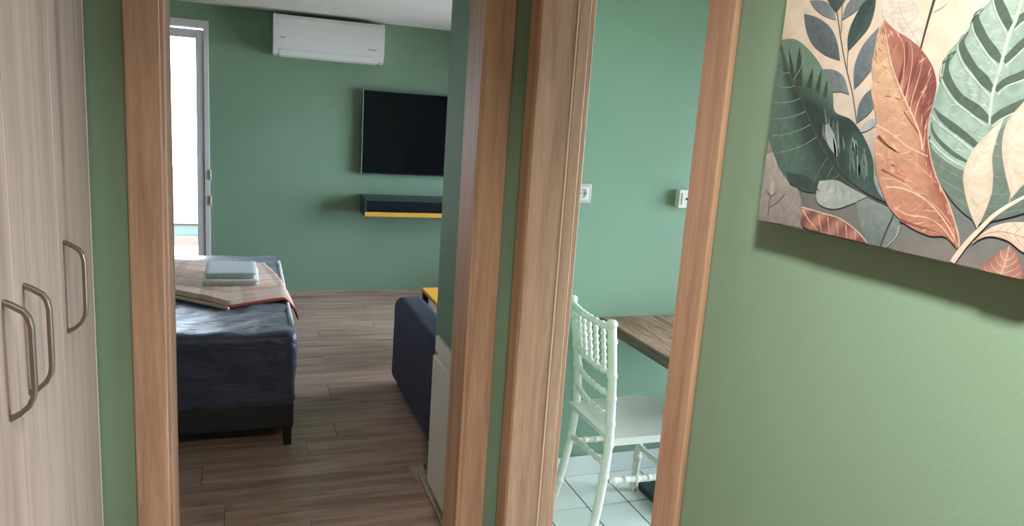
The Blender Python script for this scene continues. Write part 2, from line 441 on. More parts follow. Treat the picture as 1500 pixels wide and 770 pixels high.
for (a, b) in ((D2A - JT, D2A), (D2B, D2B + JT)):
    MB().box(XR - .010, 0.8455, a, b, 0, DOOR_H, .004, 3).build('jamb', 'oak', d2)
    e = .004 if a < D2A else -.004
    MB().box(0.8485, XR2 - .006, a + e, b + e, 0, DOOR_H, .003, 2).build('jamb', 'oak', d2)
    MB().box(0.8440, 0.8500, a + e * .6 + (.0 if a > D2A else JT * .2), b + e * .6 - (JT * .2 if a < D2A else 0), 0, DOOR_H, 0.001).build('seal_strip', 'seal', d2)
    MB().box(XR2 - .006, XR2 + .010, a + (0.001 if a > D2A else -.05), b + (.05 if a > D2A else -.001), 0, DOOR_H + .06, .003, 2).build('architrave', 'oak', d2)
MB().box(XR - .010, XR2, D2A - JT, D2B + JT, DOOR_H, DOOR_H + JT, .004, 2).build('head_jamb', 'oak', d2)

# ------------------------------------------------------------------ windows
def window_far():
    r = root('window_1', ((WX0 + WX1) / 2, YFAR, 0), 'bright glazed balcony door behind the bed', 'window', None, 'structure')
    y0, y1 = YFAR - .012, YFAR + .10
    MB().box(WX1 - .035, WX1 + .004, y0, y1, 0, WZ1, .004).build('window_frame', 'frame', r)
    MB().box(WX0, WX0 + .04, y0, y1, 0, WZ1, .004).build('window_frame', 'frame', r)
    MB().box(WX0 + .04, WX1 - .035, y0, y1, 2.178, WZ1, .004).build('window_frame', 'frame', r)
    MB().box(WX0 + .04, WX1 - .035, y0, y1, 0, 0.05, .004).build('window_frame', 'frame', r)
    for (a, b) in ((WX0 + .042, WX1 - .037),):
        sash = MB()
        sash.box(a, a + .055, y0 + .01, y1 - .03, 0.055, 2.167, .004); sash.box(b - .055, b, y0 + .01, y1 - .03, 0.055, 2.167, .004)
        sash.box(a + .055, b - .055, y0 + .012, y1 - .03, 2.10, 2.167, .004); sash.box(a + .055, b - .055, y0 + .012, y1 - .03, 0.055, 0.16, .004)
        s = sash.build('sash', 'frame', r)
        MB().box(a + .05, b - .05, y0 + .035, y0 + .047, 0.155, 2.105).build('pane', 'glass', s)
    for z in (0.78, 0.99):
        MB().tube([(WX1 + .009, y0 - .006, z), (WX1 + .009, y0 - .006, z + .085)], .007).build('hinge', 'white', r)
window_far()
def window_side(name, y0, y1, z0, z1, label):
    r = root(name, (XBR, (y0 + y1) / 2, z0), label, 'window', None, 'structure')
    x0, x1 = XBR + .03, XBR + .10
    MB().box(x0, x1, y0, y0 + .05, z0, z1).box(x0, x1, y1 - .05, y1, z0, z1).box(x0, x1, y0 + .05, y1 - .05, z1 - .05, z1).box(x0, x1, y0 + .05, y1 - .05, z0, z0 + .05).box(x0, x1, (y0 + y1) / 2 - .03, (y0 + y1) / 2 + .03, z0 + .05, z1 - .05).build('window_frame', 'white', r)
    MB().box(x0 + .03, x0 + .04, y0 + .045, (y0 + y1) / 2 - .025, z0 + .045, z1 - .045).build('pane', 'glass', r)
    MB().box(x0 + .03, x0 + .04, (y0 + y1) / 2 + .025, y1 - .045, z0 + .045, z1 - .045).build('pane', 'glass', r)
    MB().box(XBR - .05, XBR + .03, y0 - .03, y1 + .03, z0 - .03, z0, .004).build('window_sill', 'white', r)
window_side('window_2', *KW, 'white framed kitchen window in the outer wall')
window_side('window_3', *BW, 'white framed bedroom window in the outer wall')
portal('window_balcony_door', ((WX0 + WX1) / 2, YFAR + .21, 1.12), (math.pi / 2, 0, math.pi), WX1 - WX0, WZ1)   # faces -y
portal('window_kitchen_offscreen', (XBR + .21, (KW[0] + KW[1]) / 2, (KW[2] + KW[3]) / 2), (0, math.pi / 2, 0), KW[3] - KW[2], KW[1] - KW[0])
portal('window_bedroom_offscreen', (XBR + .21, (BW[0] + BW[1]) / 2, (BW[2] + BW[3]) / 2), (0, math.pi / 2, 0), BW[3] - BW[2], BW[1] - BW[0])

# ------------------------------------------------------------------ outside the balcony door
structure('ground', MB().box(-60, 60, 7.9, 120, -6.2, -6.0).box(3.6, 60, -40, 7.9, -6.2, -6.0), 'concrete', 'pale ground far below the balcony', 'ground')
structure('balcony_floor', MB().box(-2.2, 0.6, YFAR + .22, 7.75, -0.22, -0.05), 'concrete', 'pale concrete balcony floor outside the glazed door', 'balcony')
rl = root('balcony_railing', (-0.8, 7.62, -0.05), 'low board railing with rust-brown top rail on the balcony', 'railing')
MB().box(-2.2, 0.6, 7.595, 7.65, 0.437, 0.456, .004).build('top_rail', 'railbrown', rl)
MB().box(-2.2, 0.6, 7.61, 7.635, 0.338, 0.437).build('board', 'railgrey', rl)
MB().box(-2.2, 0.6, 7.60, 7.645, 0.237, 0.337, .003).build('board', 'railtaupe', rl)
for x in (-2.17, -1.25, 0.0, 0.57): MB().box(x - .02, x + .02, 7.60, 7.64, -0.05, 0.437).build('post', 'railbrown', rl)
hs = root('neighbour_house', (-1.0, 24, -6), 'white neighbouring house with low terracotta roof beyond the balcony', 'house')
MB().box(-9, 6, 20.6, 30, -6, -1.11).build('wall', 'outwhite', hs)
MB().add([(-9.4, 20.2, -1.11), (6.4, 20.2, -1.11), (6.4, 30.4, -1.11), (-9.4, 30.4, -1.11), (-6, 25.2, -0.46), (3, 25.2, -0.46)], [(0, 1, 2, 3), (0, 1, 5, 4), (1, 2, 5), (2, 3, 4, 5), (3, 0, 4)]).build('roof', 'roof', hs)

# ------------------------------------------------------------------ wardrobe
wd = root('wardrobe', (-0.64, 0.7, 0), 'tall beige wood-grain wardrobe with bow handles along the corridor', 'wardrobe')
WT = 2.30
MB().box(-0.89, XW - .022, -0.53, 1.985, 0.06, WT).build('carcass', 'ash', wd)
MB().box(-0.89, XW - .05, -0.53, 1.985, 0.0, 0.06).build('plinth', 'ash', wd)
MB().box(XW - .021, XW - .0006, 1.967, 1.985, 0.0, WT).build('end_panel', 'ash', wd)
MB().box(XW - .019, XW + .0006, 1.9855, 1.9905, 0.0, WT).build('edge_band', 'edge', wd)
MB().box(-0.89, XW - .012, -0.53, 1.985, WT, CEIL - .004).build('top_filler', 'ash', wd)
def handle(parent, y, zc):
    prof = [(0.0, .096), (.012, .090), (.027, .080), (.033, .070), (.036, .055), (.036, -.045), (.034, -.060), (.027, -.076), (.013, -.089), (0.0, -.096)]
    rows = []
    hw, th = .0065, .0038
    pts = [V((XW + a, 0, zc + b)) for a, b in prof]
    for i, p in enumerate(pts):
        d = (pts[min(i + 1, len(pts) - 1)] - pts[max(i - 1, 0)]).normalized(); nrm = V((-d.z, 0, d.x))
        if nrm.x < 0: nrm = -nrm
        ring = [(hw - .002, th), (hw, th - .002), (hw, -th), (-hw, -th), (-hw, th - .002), (-hw + .002, th)]
        rows.append([p + V((0, y, 0)) + V((0, a, 0)) + nrm * b for a, b in ring])
    for r_ in rows: r_.append(r_[0])
    b = MB().grid(rows, False)
    b.add(rows[0][:-1], [tuple(range(6))]); b.add(rows[-1][:-1], [tuple(range(6))])
    return b.build('handle', 'steel', parent)
edges = [1.965 - 0.31 * i for i in range(0, 9)]
hpos = {0: 1.700, 1: 1.402, 2: 1.289}
for i in range(8):
    y1, y0 = edges[i], edges[i + 1]
    d = MB().box(XW - .0205, XW, y0 + .0012, y1 - .0012, 0.065, WT - .004, .0012, 1).build('door', 'ash', wd)
    hy = hpos.get(i, (y0 + .05) if i % 2 == 1 else (y1 - .05))
    handle(d, hy, 1.222 if i == 0 else 1.200)

# ------------------------------------------------------------------ corridor ceiling lamp (above the frame, lights the canvas)
lp = root('ceiling_lamp_offscreen', (0.24, 0.26, CEIL - .08), 'short round ceiling downlight glowing above the corridor', 'lamp')
def disc(cx, cy, prof, n=32):
    b = MB(); rows = []
    for (r, z) in prof: rows.append([V((cx + r * math.cos(2 * math.pi * k / n), cy + r * math.sin(2 * math.pi * k / n), z)) for k in range(n + 1)])
    return b.grid(rows, True)
lx, ly = 0.24, 0.26
disc(lx, ly, [(0.0001, CEIL - .001), (.094, CEIL - .001), (.094, CEIL - .078), (.088, CEIL - .080), (.086, CEIL - .078), (.086, CEIL - .030), (0.0001, CEIL - .030)]).build('housing', 'inside', lp)
disc(lx, ly, [(.0845, CEIL - .0315), (0.0001, CEIL - .0325)]).build('diffuser_offscreen', 'lampglow', lp)

# ------------------------------------------------------------------ bed
BX0, BX1, BY0, BY1 = -1.18, 0.225, 3.466, 5.40
bed = root('bed', ((BX0 + BX1) / 2, (BY0 + BY1) / 2, 0), 'low double bed with charcoal upholstered base on black feet', 'bed')
MB().rbox(BX0, BX1 - .004, BY0 + .005, BY1, 0.092, 0.30, .018, 14).build('base', 'bedbase', bed)
MB().rbox(BX0 + .03, BX1 - .03, BY0 + .045, BY1 - .03, 0.301, 0.535, .05, 8).build('mattress', 'sheet', bed)
MB().tube([(BX1 - .012, 3.62 + i * .12, 0.571 + .003 * math.sin(i * 1.7)) for i in range(14)], .010).build('sheet_edge', 'sheet', bed)
for (x, y) in ((BX1 - .035, BY0 + .04), (BX1 - .035, BY1 - .05), (BX0 + .05, BY0 + .04), (BX0 + .05, BY1 - .05)):
    MB().box(x - .019, x + .019, y - .019, y + .019, 0, 0.094, .003).build('leg', 'blackp', bed)
cv = MB().rbox(BX0 - .006, BX1 + .002, BY0 - .008, BY1, 0.205, 0.578, .045, 60, disp=0.010, freq=8.0, open_bottom=True)
cvo = cv.build('bedspread', 'quilt')
tag(cvo, 'dark navy quilted bedspread covering the bed', 'bedspread')

# folded plaid blanket on the bed
def plaid_color(u, v):
    base = V(s2l((240, 210, 192)))
    pink = V(s2l((224, 158, 148))); cream = V(s2l((248, 236, 220))); brown = V(s2l((150, 92, 80)))
    def band(t):
        t = t % 1.0
        if t < .10: return brown, .45
        if t < .34: return pink, .55
        if t < .40: return cream, .7
        if t > .82: return cream, .6
        return base, .0
    c = base.copy()
    for t in (u * 4.3, v * 5.0 + .2):
        k, a = band(t); c = c.lerp(k, a * .55)
    return c
def blanket():
    A, B, C_, D_ = V((-0.66, 4.42)), V((-0.085, 3.885)), V((0.262, 4.07)), V((0.12, 4.90))   # left, front, right, back
    E_ = V((-0.50, 5.02))
    nu, nv = 64, 64
    for lay, (z0, th, sh) in enumerate(((0.584, .020, 0.0), (0.604, .020, 0.012))):
        pass
    b = MB(); cols = []
    rows = []
    def pt(u, v, lay):
        # u: along the front edges (0 at A, .62 at B, 1 at C);  v: depth to the back
        if u < .62: f = A.lerp(B, u / .62)
        else: f = B.lerp(C_, (u - .62) / .38)
        bk = E_.lerp(D_, u)
        p = f.lerp(bk, v)
        z = 0.586 + 0.020 * lay + 0.006 * noise.noise(V((p.x * 7, p.y * 7, lay * 3.1))) + .004
        if p.x > BX1 - .03: z -= (p.x - BX1 + .03) * 0.95 + (p.x - BX1 + .03) ** 2 * 6
        return V((p.x, p.y, z))
    bot, top = [], []
    for i in range(nu + 1):
        u = i / nu; rb, rt = [], []
        for j in range(nv + 1):
            v = j / nv
            eu = min(u, 1 - u) * nu; ev = min(v, 1 - v) * nv
            k = min(1.0, min(eu, ev) / 1.6); k = math.sqrt(max(0.0, 1 - (1 - k) ** 2))
            c0 = pt(u, v, 0.9)
            # a middle groove between the two folded layers at the rim
            rb.append(c0 - V((0, 0, .021 * k))); rt.append(c0 + V((0, 0, .021 * k)))
        bot.append(rb); top.append(rt)
    b.grid(top); cols += [plaid_color(i / nu, j / nv) for i in range(nu + 1) for j in range(nv + 1)]
    b.grid(bot); cols += [plaid_color(i / nu, j / nv) for i in range(nu + 1) for j in range(nv + 1)]
    b.c = cols
    o = b.build('blanket', 'plaid', fix=False)
    tag(o, 'folded pink and cream plaid blanket lying on the navy bedspread', 'blanket')
    # folded lower layer peeping out along the front edge, and the red fringe on the right flap
    lo = MB(); pts = []
    for i in range(40):
        u = .02 + .60 * i / 39; p = pt(u, -0.012, 0.0); pts.append(V((p.x, p.y, 0.594)))
    lo.tube(pts, .010, 8); lo.c = [s2l((226, 206, 184))] * len(lo.v)
    lo.build('lower_fold', 'plaid', o)
    fr = MB()
    for i in range(34):
        v = -.01 + .20 * i / 33; p = pt(1.0, v, 0.9)
        fr.tube([p + V((-.004, 0, 0)), p + V((.006, -.002, -.022)), p + V((.008, .003 * (i % 3 - 1), -.046))], [.0035, .003, .002], 5)
    fr.c = [s2l((168, 66, 58))] * len(fr.v)
    fr.build('fringe', 'plaid', o)
    # piped fold line along the front right edge
    pp = [pt(.62 + .38 * i / 29, -.004, 0.9) + V((0, 0, -.004)) for i in range(30)]
    q = MB().tube(pp, .007, 6); q.c = [s2l((176, 84, 74))] * len(q.v); q.build('fold_edge', 'plaid', o)
blanket()

def towel(z0, z1, x0, x1, y0, y1, mt, label):
    r = root('folded_towel', ((x0 + x1) / 2, (y0 + y1) / 2, z0), label, 'towel', 'folded towels on the bed')
    h = (z1 - z0) / 2
    MB().rbox(x0, x1, y0, y1, z0 + h * .9, z1, h * .52, 12, disp=.003, freq=14).build('upper_fold', mt, r)
    MB().rbox(x0 + .004, x1 - .006, y0 + .004, y1, z0, z0 + h * 1.1, h * .52, 12, disp=.003, freq=17).build('lower_fold', mt, r)
towel(0.627, 0.660, -0.225, 0.068, 4.22, 4.60, 'towel_white', 'white folded towel under the pale teal one on the plaid blanket')
towel(0.659, 0.694, -0.214, 0.056, 4.26, 4.60, 'towel_teal', 'pale teal folded towel on top of the towel stack on the bed')

# ------------------------------------------------------------------ sofa and coffee table
sf = root('sofa', (1.9, 3.7, 0), 'navy blue upholstered sofa with its arm beside the white low cabinet', 'sofa')
MB().rbox(0.836, 1.02, 3.09, 4.275, 0.03, 0.555, .055, 16, disp=.004, freq=5).build('arm', 'navy', sf)
MB().rbox(2.72, 2.90, 3.09, 4.275, 0.03, 0.555, .055, 12, disp=.004, freq=5).build('arm', 'navy', sf)
MB().rbox(1.022, 2.718, 3.09, 4.23, 0.06, 0.30, .03, 10).build('base', 'navy', sf)
MB().rbox(1.022, 2.718, 3.09, 3.32, 0.30, 0.80, .06, 12, disp=.004, freq=5).build('backrest', 'navy', sf)
for i in range(2):
    MB().rbox(1.026 + .847 * i, 1.868 + .847 * i, 3.32, 4.25, 0.302, 0.44, .05, 12, disp=.005, freq=5).build('seat_cushion', 'navy', sf)
for (x, y) in ((.90, 3.15), (.90, 4.2), (2.84, 3.15), (2.84, 4.2)):
    MB().box(x - .025, x + .025, y - .025, y + .025, 0, 0.032).build('foot', 'blackp', sf)

ct = root('coffee_table', (1.5, 4.82, 0), 'low yellow-topped coffee table on black legs behind the sofa arm', 'table')
MB().box(1.20, 1.80, 4.52, 5.08, 0.375, 0.40, .003).build('tabletop', 'yellow', ct)
for (x, y) in ((1.225, 4.545), (1.225, 5.055), (1.775, 4.545), (1.775, 5.055)):
    MB().box(x - .02, x + .02, y - .02, y + .02, 0, 0.375, .002).build('leg', 'blackp', ct)

# ------------------------------------------------------------------ white low cabinet on the partition
cb = root('low_cabinet', (0.775, 2.6, 0), 'slim white low cabinet against the green wall end beside the sofa', 'cabinet')
CY0, CY1 = 2.17, 2.972
MB().box(0.786, XPART, CY0, CY1, 0.02, 0.629).build('body', 'panel', cb)
MB().box(0.774, XPART, CY0, CY1, 0.629, 0.693, .002).build('top_rail', 'panel', cb)
MB().box(0.758, 0.7862, CY0 + .0, CY1 - .028, 0.028, 0.616, .005, 2).build('door', 'panel', cb)

# ------------------------------------------------------------------ television, shelf, air conditioner
tv = root('television', (1.56, YFAR, 1.10), 'black flat wall television above the slate shelf', 'television')
MB().box(0.940, 2.180, YFAR - .060, YFAR - .025, 1.100, 1.806, .004).build('housing', 'blackp', tv)
MB().box(0.948, 2.172, YFAR - .0625, YFAR - .0595, 1.112, 1.798, .001).build('screen', 'black', tv)
MB().box(0.936, 0.9405, YFAR - .063, YFAR - .030, 1.098, 1.808, .001).box(2.1795, 2.184, YFAR - .063, YFAR - .03, 1.098, 1.808, .001).box(0.9405, 2.1795, YFAR - .063, YFAR - .03, 1.8055, 1.8095, .001).build('bezel', 'silver', tv)
for x in (1.06, 1.34, 1.50): MB().box(x - .012, x + .012, YFAR - .058, YFAR - .04, 1.088, 1.101, .002).build('clip', 'silver', tv)
MB().box(1.35, 1.77, YFAR - .026, YFAR, 1.30, 1.60).build('bracket', 'blackp', tv)

sh = root('wall_shelf', (1.58, YFAR, 0.755), 'slate wall shelf with yellow front edge under the television', 'shelf')
sx0, sx1, sy = 0.945, 2.20, YFAR - .25
MB().box(sx0, sx1, sy, YFAR, 0.885, 0.915, .002).build('top_board', 'slate', sh)
MB().box(sx0, sx0 + .02, sy, YFAR, 0.775, 0.885).build('side_board', 'slate', sh)
MB().box(sx1 - .02, sx1, sy, YFAR, 0.775, 0.885).build('side_board', 'slate', sh)
MB().box(sx0 + .02, sx1 - .02, YFAR - .012, YFAR, 0.775, 0.885).build('back_board', 'slate', sh)
MB().box(sx0, sx1, sy, YFAR, 0.757, 0.775).build('bottom_board', 'slate', sh)
MB().box(sx0 + .004, sx1 - .004, sy - .008, sy, 0.752, 0.791, .002).build('front_edge', 'yellow', sh)

ac = root('air_conditioner', (0.64, YFAR, 2.024), 'white wall air conditioner under the bedroom ceiling', 'air conditioner')
ax0, ax1 = 0.204, 1.075
yb = YFAR
def acprof(off=0.0):
    return [(yb, 2.030), (yb - .13, 2.018 - off), (yb - .185, 2.032 - off), (yb - .212 - off, 2.075), (yb - .222 - off, 2.15), (yb - .222 - off, 2.23), (yb - .214 - off, 2.30), (yb - .195, 2.330 + off), (yb, 2.334)]
MB().prism(acprof(), 0, ax0 + .004, ax1 - .004).build('body', 'ac', ac)
MB().prism(acprof(.004), 0, ax0, ax0 + .022).build('side_cap', 'ac', ac)
MB().prism(acprof(.004), 0, ax1 - .022, ax1).build('side_cap', 'ac', ac)
MB().prism([(yb - .2145, 2.082), (yb - .2190, 2.080), (yb - .2280, 2.15), (yb - .2280, 2.23), (yb - .2205, 2.300), (yb - .214, 2.302)], 0, ax0 + .024, ax1 - .024).build('front_panel', 'ac', ac)
MB().prism([(yb - .125, 2.014), (yb - .183, 2.027), (yb - .2085, 2.066), (yb - .2125, 2.064), (yb - .187, 2.021), (yb - .127, 2.009)], 0, ax0 + .05, ax1 - .05).build('air_flap', 'ac', ac)
MB().box(ax0 + .05, ax0 + .088, yb - .2295, yb - .2275, 2.150, 2.158).build('badge', 'acgrey', ac)
MB().box(ax1 - .13, ax1 - .065, yb - .2290, yb - .2270, 2.118, 2.125).build('display_mark', 'acgrey', ac)

# ------------------------------------------------------------------ kitchen: table, chair, sockets
tb = root('pedestal_table', (1.89, 2.52, 0), 'rustic plank-top dining table on a dark square foot in the kitchen', 'table')
TX0, TX1, TY0, TY1, TZ = 1.518, 2.26, 2.12, 2.897, 0.775
for i in range(5):
    a = TX0 + .012 + (TX1 - TX0 - .024) * i / 5; c = TX0 + .012 + (TX1 - TX0 - .024) * (i + 1) / 5
    MB().box(a + .0006, c - .0006, TY0 + .012, TY1, TZ - .024, TZ, .0012, 1).build('plank', 'tablewood', tb)
MB().box(TX0, TX0 + .012, TY0, TY1, TZ - .042, TZ - .001, .001).box(TX1 - .012, TX1, TY0, TY1, TZ - .042, TZ - .001, .001).box(TX0 + .012, TX1 - .012, TY0, TY0 + .012, TZ - .042, TZ - .001, .001).build('edge_board', 'tableedge', tb)
MB().box(TX0 + .012, TX1 - .012, TY0 + .012, TY1, TZ - .040, TZ - .024).build('underside', 'tableedge', tb)
MB().tube([(1.89, 2.52, 0.02), (1.89, 2.52, TZ - .045)], .038, 20).build('column', 'castgreen', tb)
MB().box(1.70, 2.08, 2.33, 2.715, 0.001, 0.034, .008, 2).build('foot_plate', 'castgreen', tb)
MB().box(1.75, 2.03, 2.38, 2.66, TZ - .05, TZ - .040).build('top_plate', 'castgreen', tb)

def bamboo(pts, r, rings, n=12, ring=1.35, wid=.007):
    """turned rod with raised rings at the given arc fractions"""
    pts = [V(p) for p in pts]
    seg = [(pts[i + 1] - pts[i]).length for i in range(len(pts) - 1)]; L = sum(seg)
    def at(t):
        d = t * L
        for i, s in enumerate(seg):
            if d <= s or i == len(seg) - 1: return pts[i].lerp(pts[i + 1], max(0.0, min(1.0, d / s)))
            d -= s
    ts = sorted(set([i / 28 for i in range(29)] + [min(1, max(0, q + e / L)) for q in rings for e in (-wid, -wid * .5, 0, wid * .5, wid)]))
    out, rad = [], []
    for t in ts:
        k = 0.0
        for q in rings:
            dd = abs(t - q) * L
            if dd < wid: k = max(k, math.sqrt(1 - (dd / wid) ** 2))
        out.append(at(t)); rad.append(r * (1 + (ring - 1) * k))
    return MB().tube(out, rad, n)

def smooth_path(pts, n=6):
    pts = [V(p) for p in pts]; out = []
    for i in range(len(pts) - 1):
        p0, p1, p2, p3 = pts[max(i - 1, 0)], pts[i], pts[i + 1], pts[min(i + 2, len(pts) - 1)]
        for k in range(n):
            t = k / n
            out.append(0.5 * ((2 * p1) + (p2 - p0) * t + (2 * p0 - 5 * p1 + 4 * p2 - p3) * t * t + (3 * p1 - p0 - 3 * p2 + p3) * t ** 3))
    return out + [pts[-1]]

ch = root('chiavari_chair', (1.5, 2.525, 0), 'white bamboo-style spindle-back chair drawn up to the kitchen table', 'chair')
YA, YB = 2.335, 2.715
prof_far = [(1.279, 0.0), (1.312, .15), (1.338, .30), (1.350, .43), (1.346, .56), (1.330, .70), (1.304, .84), (1.291, .905)]
prof_near = [(1.268, 0.0), (1.292, .15), (1.308, .30), (1.315, .43), (1.312, .56), (1.302, .70), (1.288, .84), (1.280, .905)]
def xat(z, y):
    def f(pr):
        for (x0, z0), (x1, z1) in zip(pr, pr[1:]):
            if z0 <= z <= z1: return x0 + (x1 - x0) * (z - z0) / (z1 - z0)
        return pr[-1][0]
    t = (y - YA) / (YB - YA)
    return f(prof_near) * (1 - t) + f(prof_far) * t
for y, pr in ((YA, prof_near), (YB, prof_far)):
    pp = smooth_path([(x, y, z) for x, z in pr], 4)
    bamboo(pp, .0175, [.10, .33, .47, .57, .68, .78, .93], 14, 1.18, .010).build('back_post', 'white', ch)
    xt = pr[-1][0]
    MB().tube([(xt, y, .900), (xt - .001, y, .908), (xt - .002, y, .918), (xt - .002, y, .926)], [.020, .0225, .0215, .014], 14).build('finial', 'white', ch)
for z, r in ((.893, .0125), (.712, .0115), (.625, .0105), (.535, .0105)):
    pts = [(xat(z, YA + (YB - YA) * i / 10) - .024 * (1 - (2 * i / 10 - 1) ** 2), YA + (YB - YA) * i / 10, z) for i in range(11)]
    bamboo(pts, r, [.04, .16, .28, .40, .5, .60, .72, .84, .96], 10, 1.28, .007).build('back_rail', 'white', ch)
for i in range(6):
    t = (i + 1) / 7; y = YA + (YB - YA) * t
    o = .024 * (1 - (2 * t - 1) ** 2)
    bamboo([(xat(.712, y) - o, y, .712), (xat(.80, y) - o, y, .80), (xat(.893, y) - o, y, .893)], .0085, [.18, .34, .5, .66, .82], 10, 1.4, .007).build('spindle', 'white', ch)
# saddle seat
rows = []
for i in range(17):
    u = i / 16; rw = []
    for j in range(17):
        v = j / 16
        hw = .195 + .012 * u
        x = 1.316 + .395 * u + .014 * (1 - (2 * v - 1) ** 2) * u - .05 * u ** 6 * abs(2 * v - 1) ** 5; y = (YA + YB) / 2 + (2 * v - 1) * hw
        z = .452 - .008 * math.sin(math.pi * u) * math.sin(math.pi * v) + .004 * u
        rw.append(V((x, y, z)))
    rows.append(rw)
st = MB().grid(rows)
low = [[p - V((0, 0, .030)) + V(((.012 if p.x < 1.4 else -.004), 0, 0)) for p in r_] for r_ in rows]
st.grid(low)
rim_t = rows[0] + [r_[-1] for r_ in rows[1:]] + rows[-1][::-1][1:] + [r_[0] for r_ in rows[::-1]][1:]
rim_b = low[0] + [r_[-1] for r_ in low[1:]] + low[-1][::-1][1:] + [r_[0] for r_ in low[::-1]][1:]
st.grid([rim_t, rim_b], False)
st.build('seat', 'white', ch)
for y in (YA + .004, YB - .004):
    bamboo([(1.690, y, .43), (1.682, y, .2), (1.676, y, 0.0)], .0165, [.12, .42, .62, .9], 12, 1.2, .010).build('front_leg', 'white', ch)
    bamboo([(1.335, y, .272), (1.684, y, .262)], .0125, [.06, .2, .35, .5, .65, .8, .94], 10, 1.28, .008).build('side_stretcher', 'white', ch)
bamboo([(xat(.345, YA), YA, .345), (xat(.295, YB), YB, .295)], .0115, [.08, .24, .4, .56, .72, .9], 10, 1.28, .008).build('stretcher', 'white', ch)
bamboo([(1.682, YA, .215), (1.682, YB, .215)], .0115, [.08, .24, .4, .56, .72, .9], 10, 1.28, .008).build('stretcher', 'white', ch)

s1 = root('power_socket', (1.377, YK, 1.296), 'grey-framed round power socket on the kitchen wall beside the door lining', 'socket')
MB().box(1.333, 1.421, YK - .010, YK, 1.296, 1.381, .003, 2).build('frame', 'socketgrey', s1)
MB().box(1.348, 1.406, YK - .013, YK - .009, 1.310, 1.367, .002).build('insert', 'white', s1)
def ring(cx, cz, y, prof, n=24):
    return MB().grid([[V((cx + r * math.cos(2 * math.pi * k / n), y + d, cz + r * math.sin(2 * math.pi * k / n))) for k in range(n + 1)] for (r, d) in prof])
ring(1.377, 1.3385, YK - .013, [(.0225, -.0005), (.0215, -.0015), (.0195, -.0008), (.0190, .0), (.0001, -.0002)]).build('cup', 'socketgrey', s1)
for dx in (-.009, .009): ring(1.377 + dx, 1.3385, YK - .0134, [(.0035, 0), (.0001, -.0001)], 10).build('pin_hole', 'blackp', s1)
s2 = root('antenna_socket', (1.893, YK, 1.289), 'white surface-mounted antenna socket box on the kitchen wall above the table', 'socket')
MB().box(1.852, 1.936, YK - .034, YK, 1.289, 1.372, .003, 2).build('box', 'white', s2)
MB().box(1.866, 1.922, YK - .037, YK - .033, 1.303, 1.358, .002).build('insert', 'white', s2)
ring(1.892, 1.331, YK - .0372, [(.0055, 0), (.004, -.003), (.0001, -.003)], 14).build('jack', 'blackp', s2)

# ------------------------------------------------------------------ leaf canvas on the right wall
XC = XR - .030
CS = 752 / 410.0
def cpt(cx, cy, layer=0.0):
    """crop point of the photograph -> point on the canvas plane"""
    p = on_x(1090 + cx / CS, cy / CS, XC)
    return V((XC - .0004 - layer * .000014, p.y, p.z))
PY1, PZ0 = on_x(1110, 320, XC).y, 1.5015
PY0, PZ1 = PY1 - .72, PZ0 + .72
pt_ = root('leaf_canvas', (XR, (PY0 + PY1) / 2, PZ0), 'large canvas print of green, orange and cream leaves on the green wall', 'picture')
def canvas_mat():
    mt, nt, p = newmat('canvas_ground')
    N, L = nt.nodes, nt.links
    p.inputs['Roughness'].default_value = 0.7; p.inputs['Specular IOR Level'].default_value = 0.25
    tc = N.new('ShaderNodeTexCoord'); sp = N.new('ShaderNodeSeparateXYZ'); L.new(tc.outputs['Object'], sp.inputs[0])
    n = N.new('ShaderNodeTexNoise'); n.inputs['Scale'].default_value = 9; n.inputs['Detail'].default_value = 5
    L.new(tc.outputs['Object'], n.inputs['Vector'])
    a = N.new('ShaderNodeMath'); a.operation = 'MULTIPLY_ADD'; a.inputs[1].default_value = 0.09; a.inputs[2].default_value = -0.045
    L.new(n.outputs[0], a.inputs[0])
    s = N.new('ShaderNodeMath'); s.operation = 'ADD'; L.new(sp.outputs['Z'], s.inputs[0]); L.new(a.outputs[0], s.inputs[1])
    r = N.new('ShaderNodeValToRGB'); e = r.color_ramp.elements
    mr = N.new('ShaderNodeMapRange'); mr.inputs['From Max'].default_value = 0.36; L.new(s.outputs[0], mr.inputs[0])
    e[0].position = 0.0; e[0].color = lin((132, 126, 122), .74); e[1].position = 1.0; e[1].color = lin((238, 224, 204), .74)
    for q, c in ((.14, (112, 122, 120)), (.30, (158, 152, 146)), (.46, (214, 202, 186)), (.6, (232, 214, 194))):
        x = e.new(q); x.color = lin(c, .74)
    L.new(mr.outputs[0], r.inputs[0])
    n2 = N.new('ShaderNodeTexNoise'); n2.inputs['Scale'].default_value = 45; n2.inputs['Detail'].default_value = 5
    L.new(tc.outputs['Object'], n2.inputs['Vector'])
    m2 = N.new('ShaderNodeMapRange'); m2.inputs['From Min'].default_value = .3; m2.inputs['From Max'].default_value = .7; m2.inputs['To Min'].default_value = .9; m2.inputs['To Max'].default_value = 1.08
    L.new(n2.outputs[0], m2.inputs[0])
    sc = N.new('ShaderNodeVectorMath'); sc.operation = 'SCALE'; L.new(r.outputs[0], sc.inputs[0]); L.new(m2.outputs[0], sc.inputs['Scale'])
    L.new(sc.outputs[0], p.inputs['Base Color'])
    return mt
M['canvas'] = canvas_mat()
canvas = MB().box(XC, XR - .0005, PY0, PY1, PZ0, PZ1, .0015, 2).build('canvas', 'canvas', pt_)

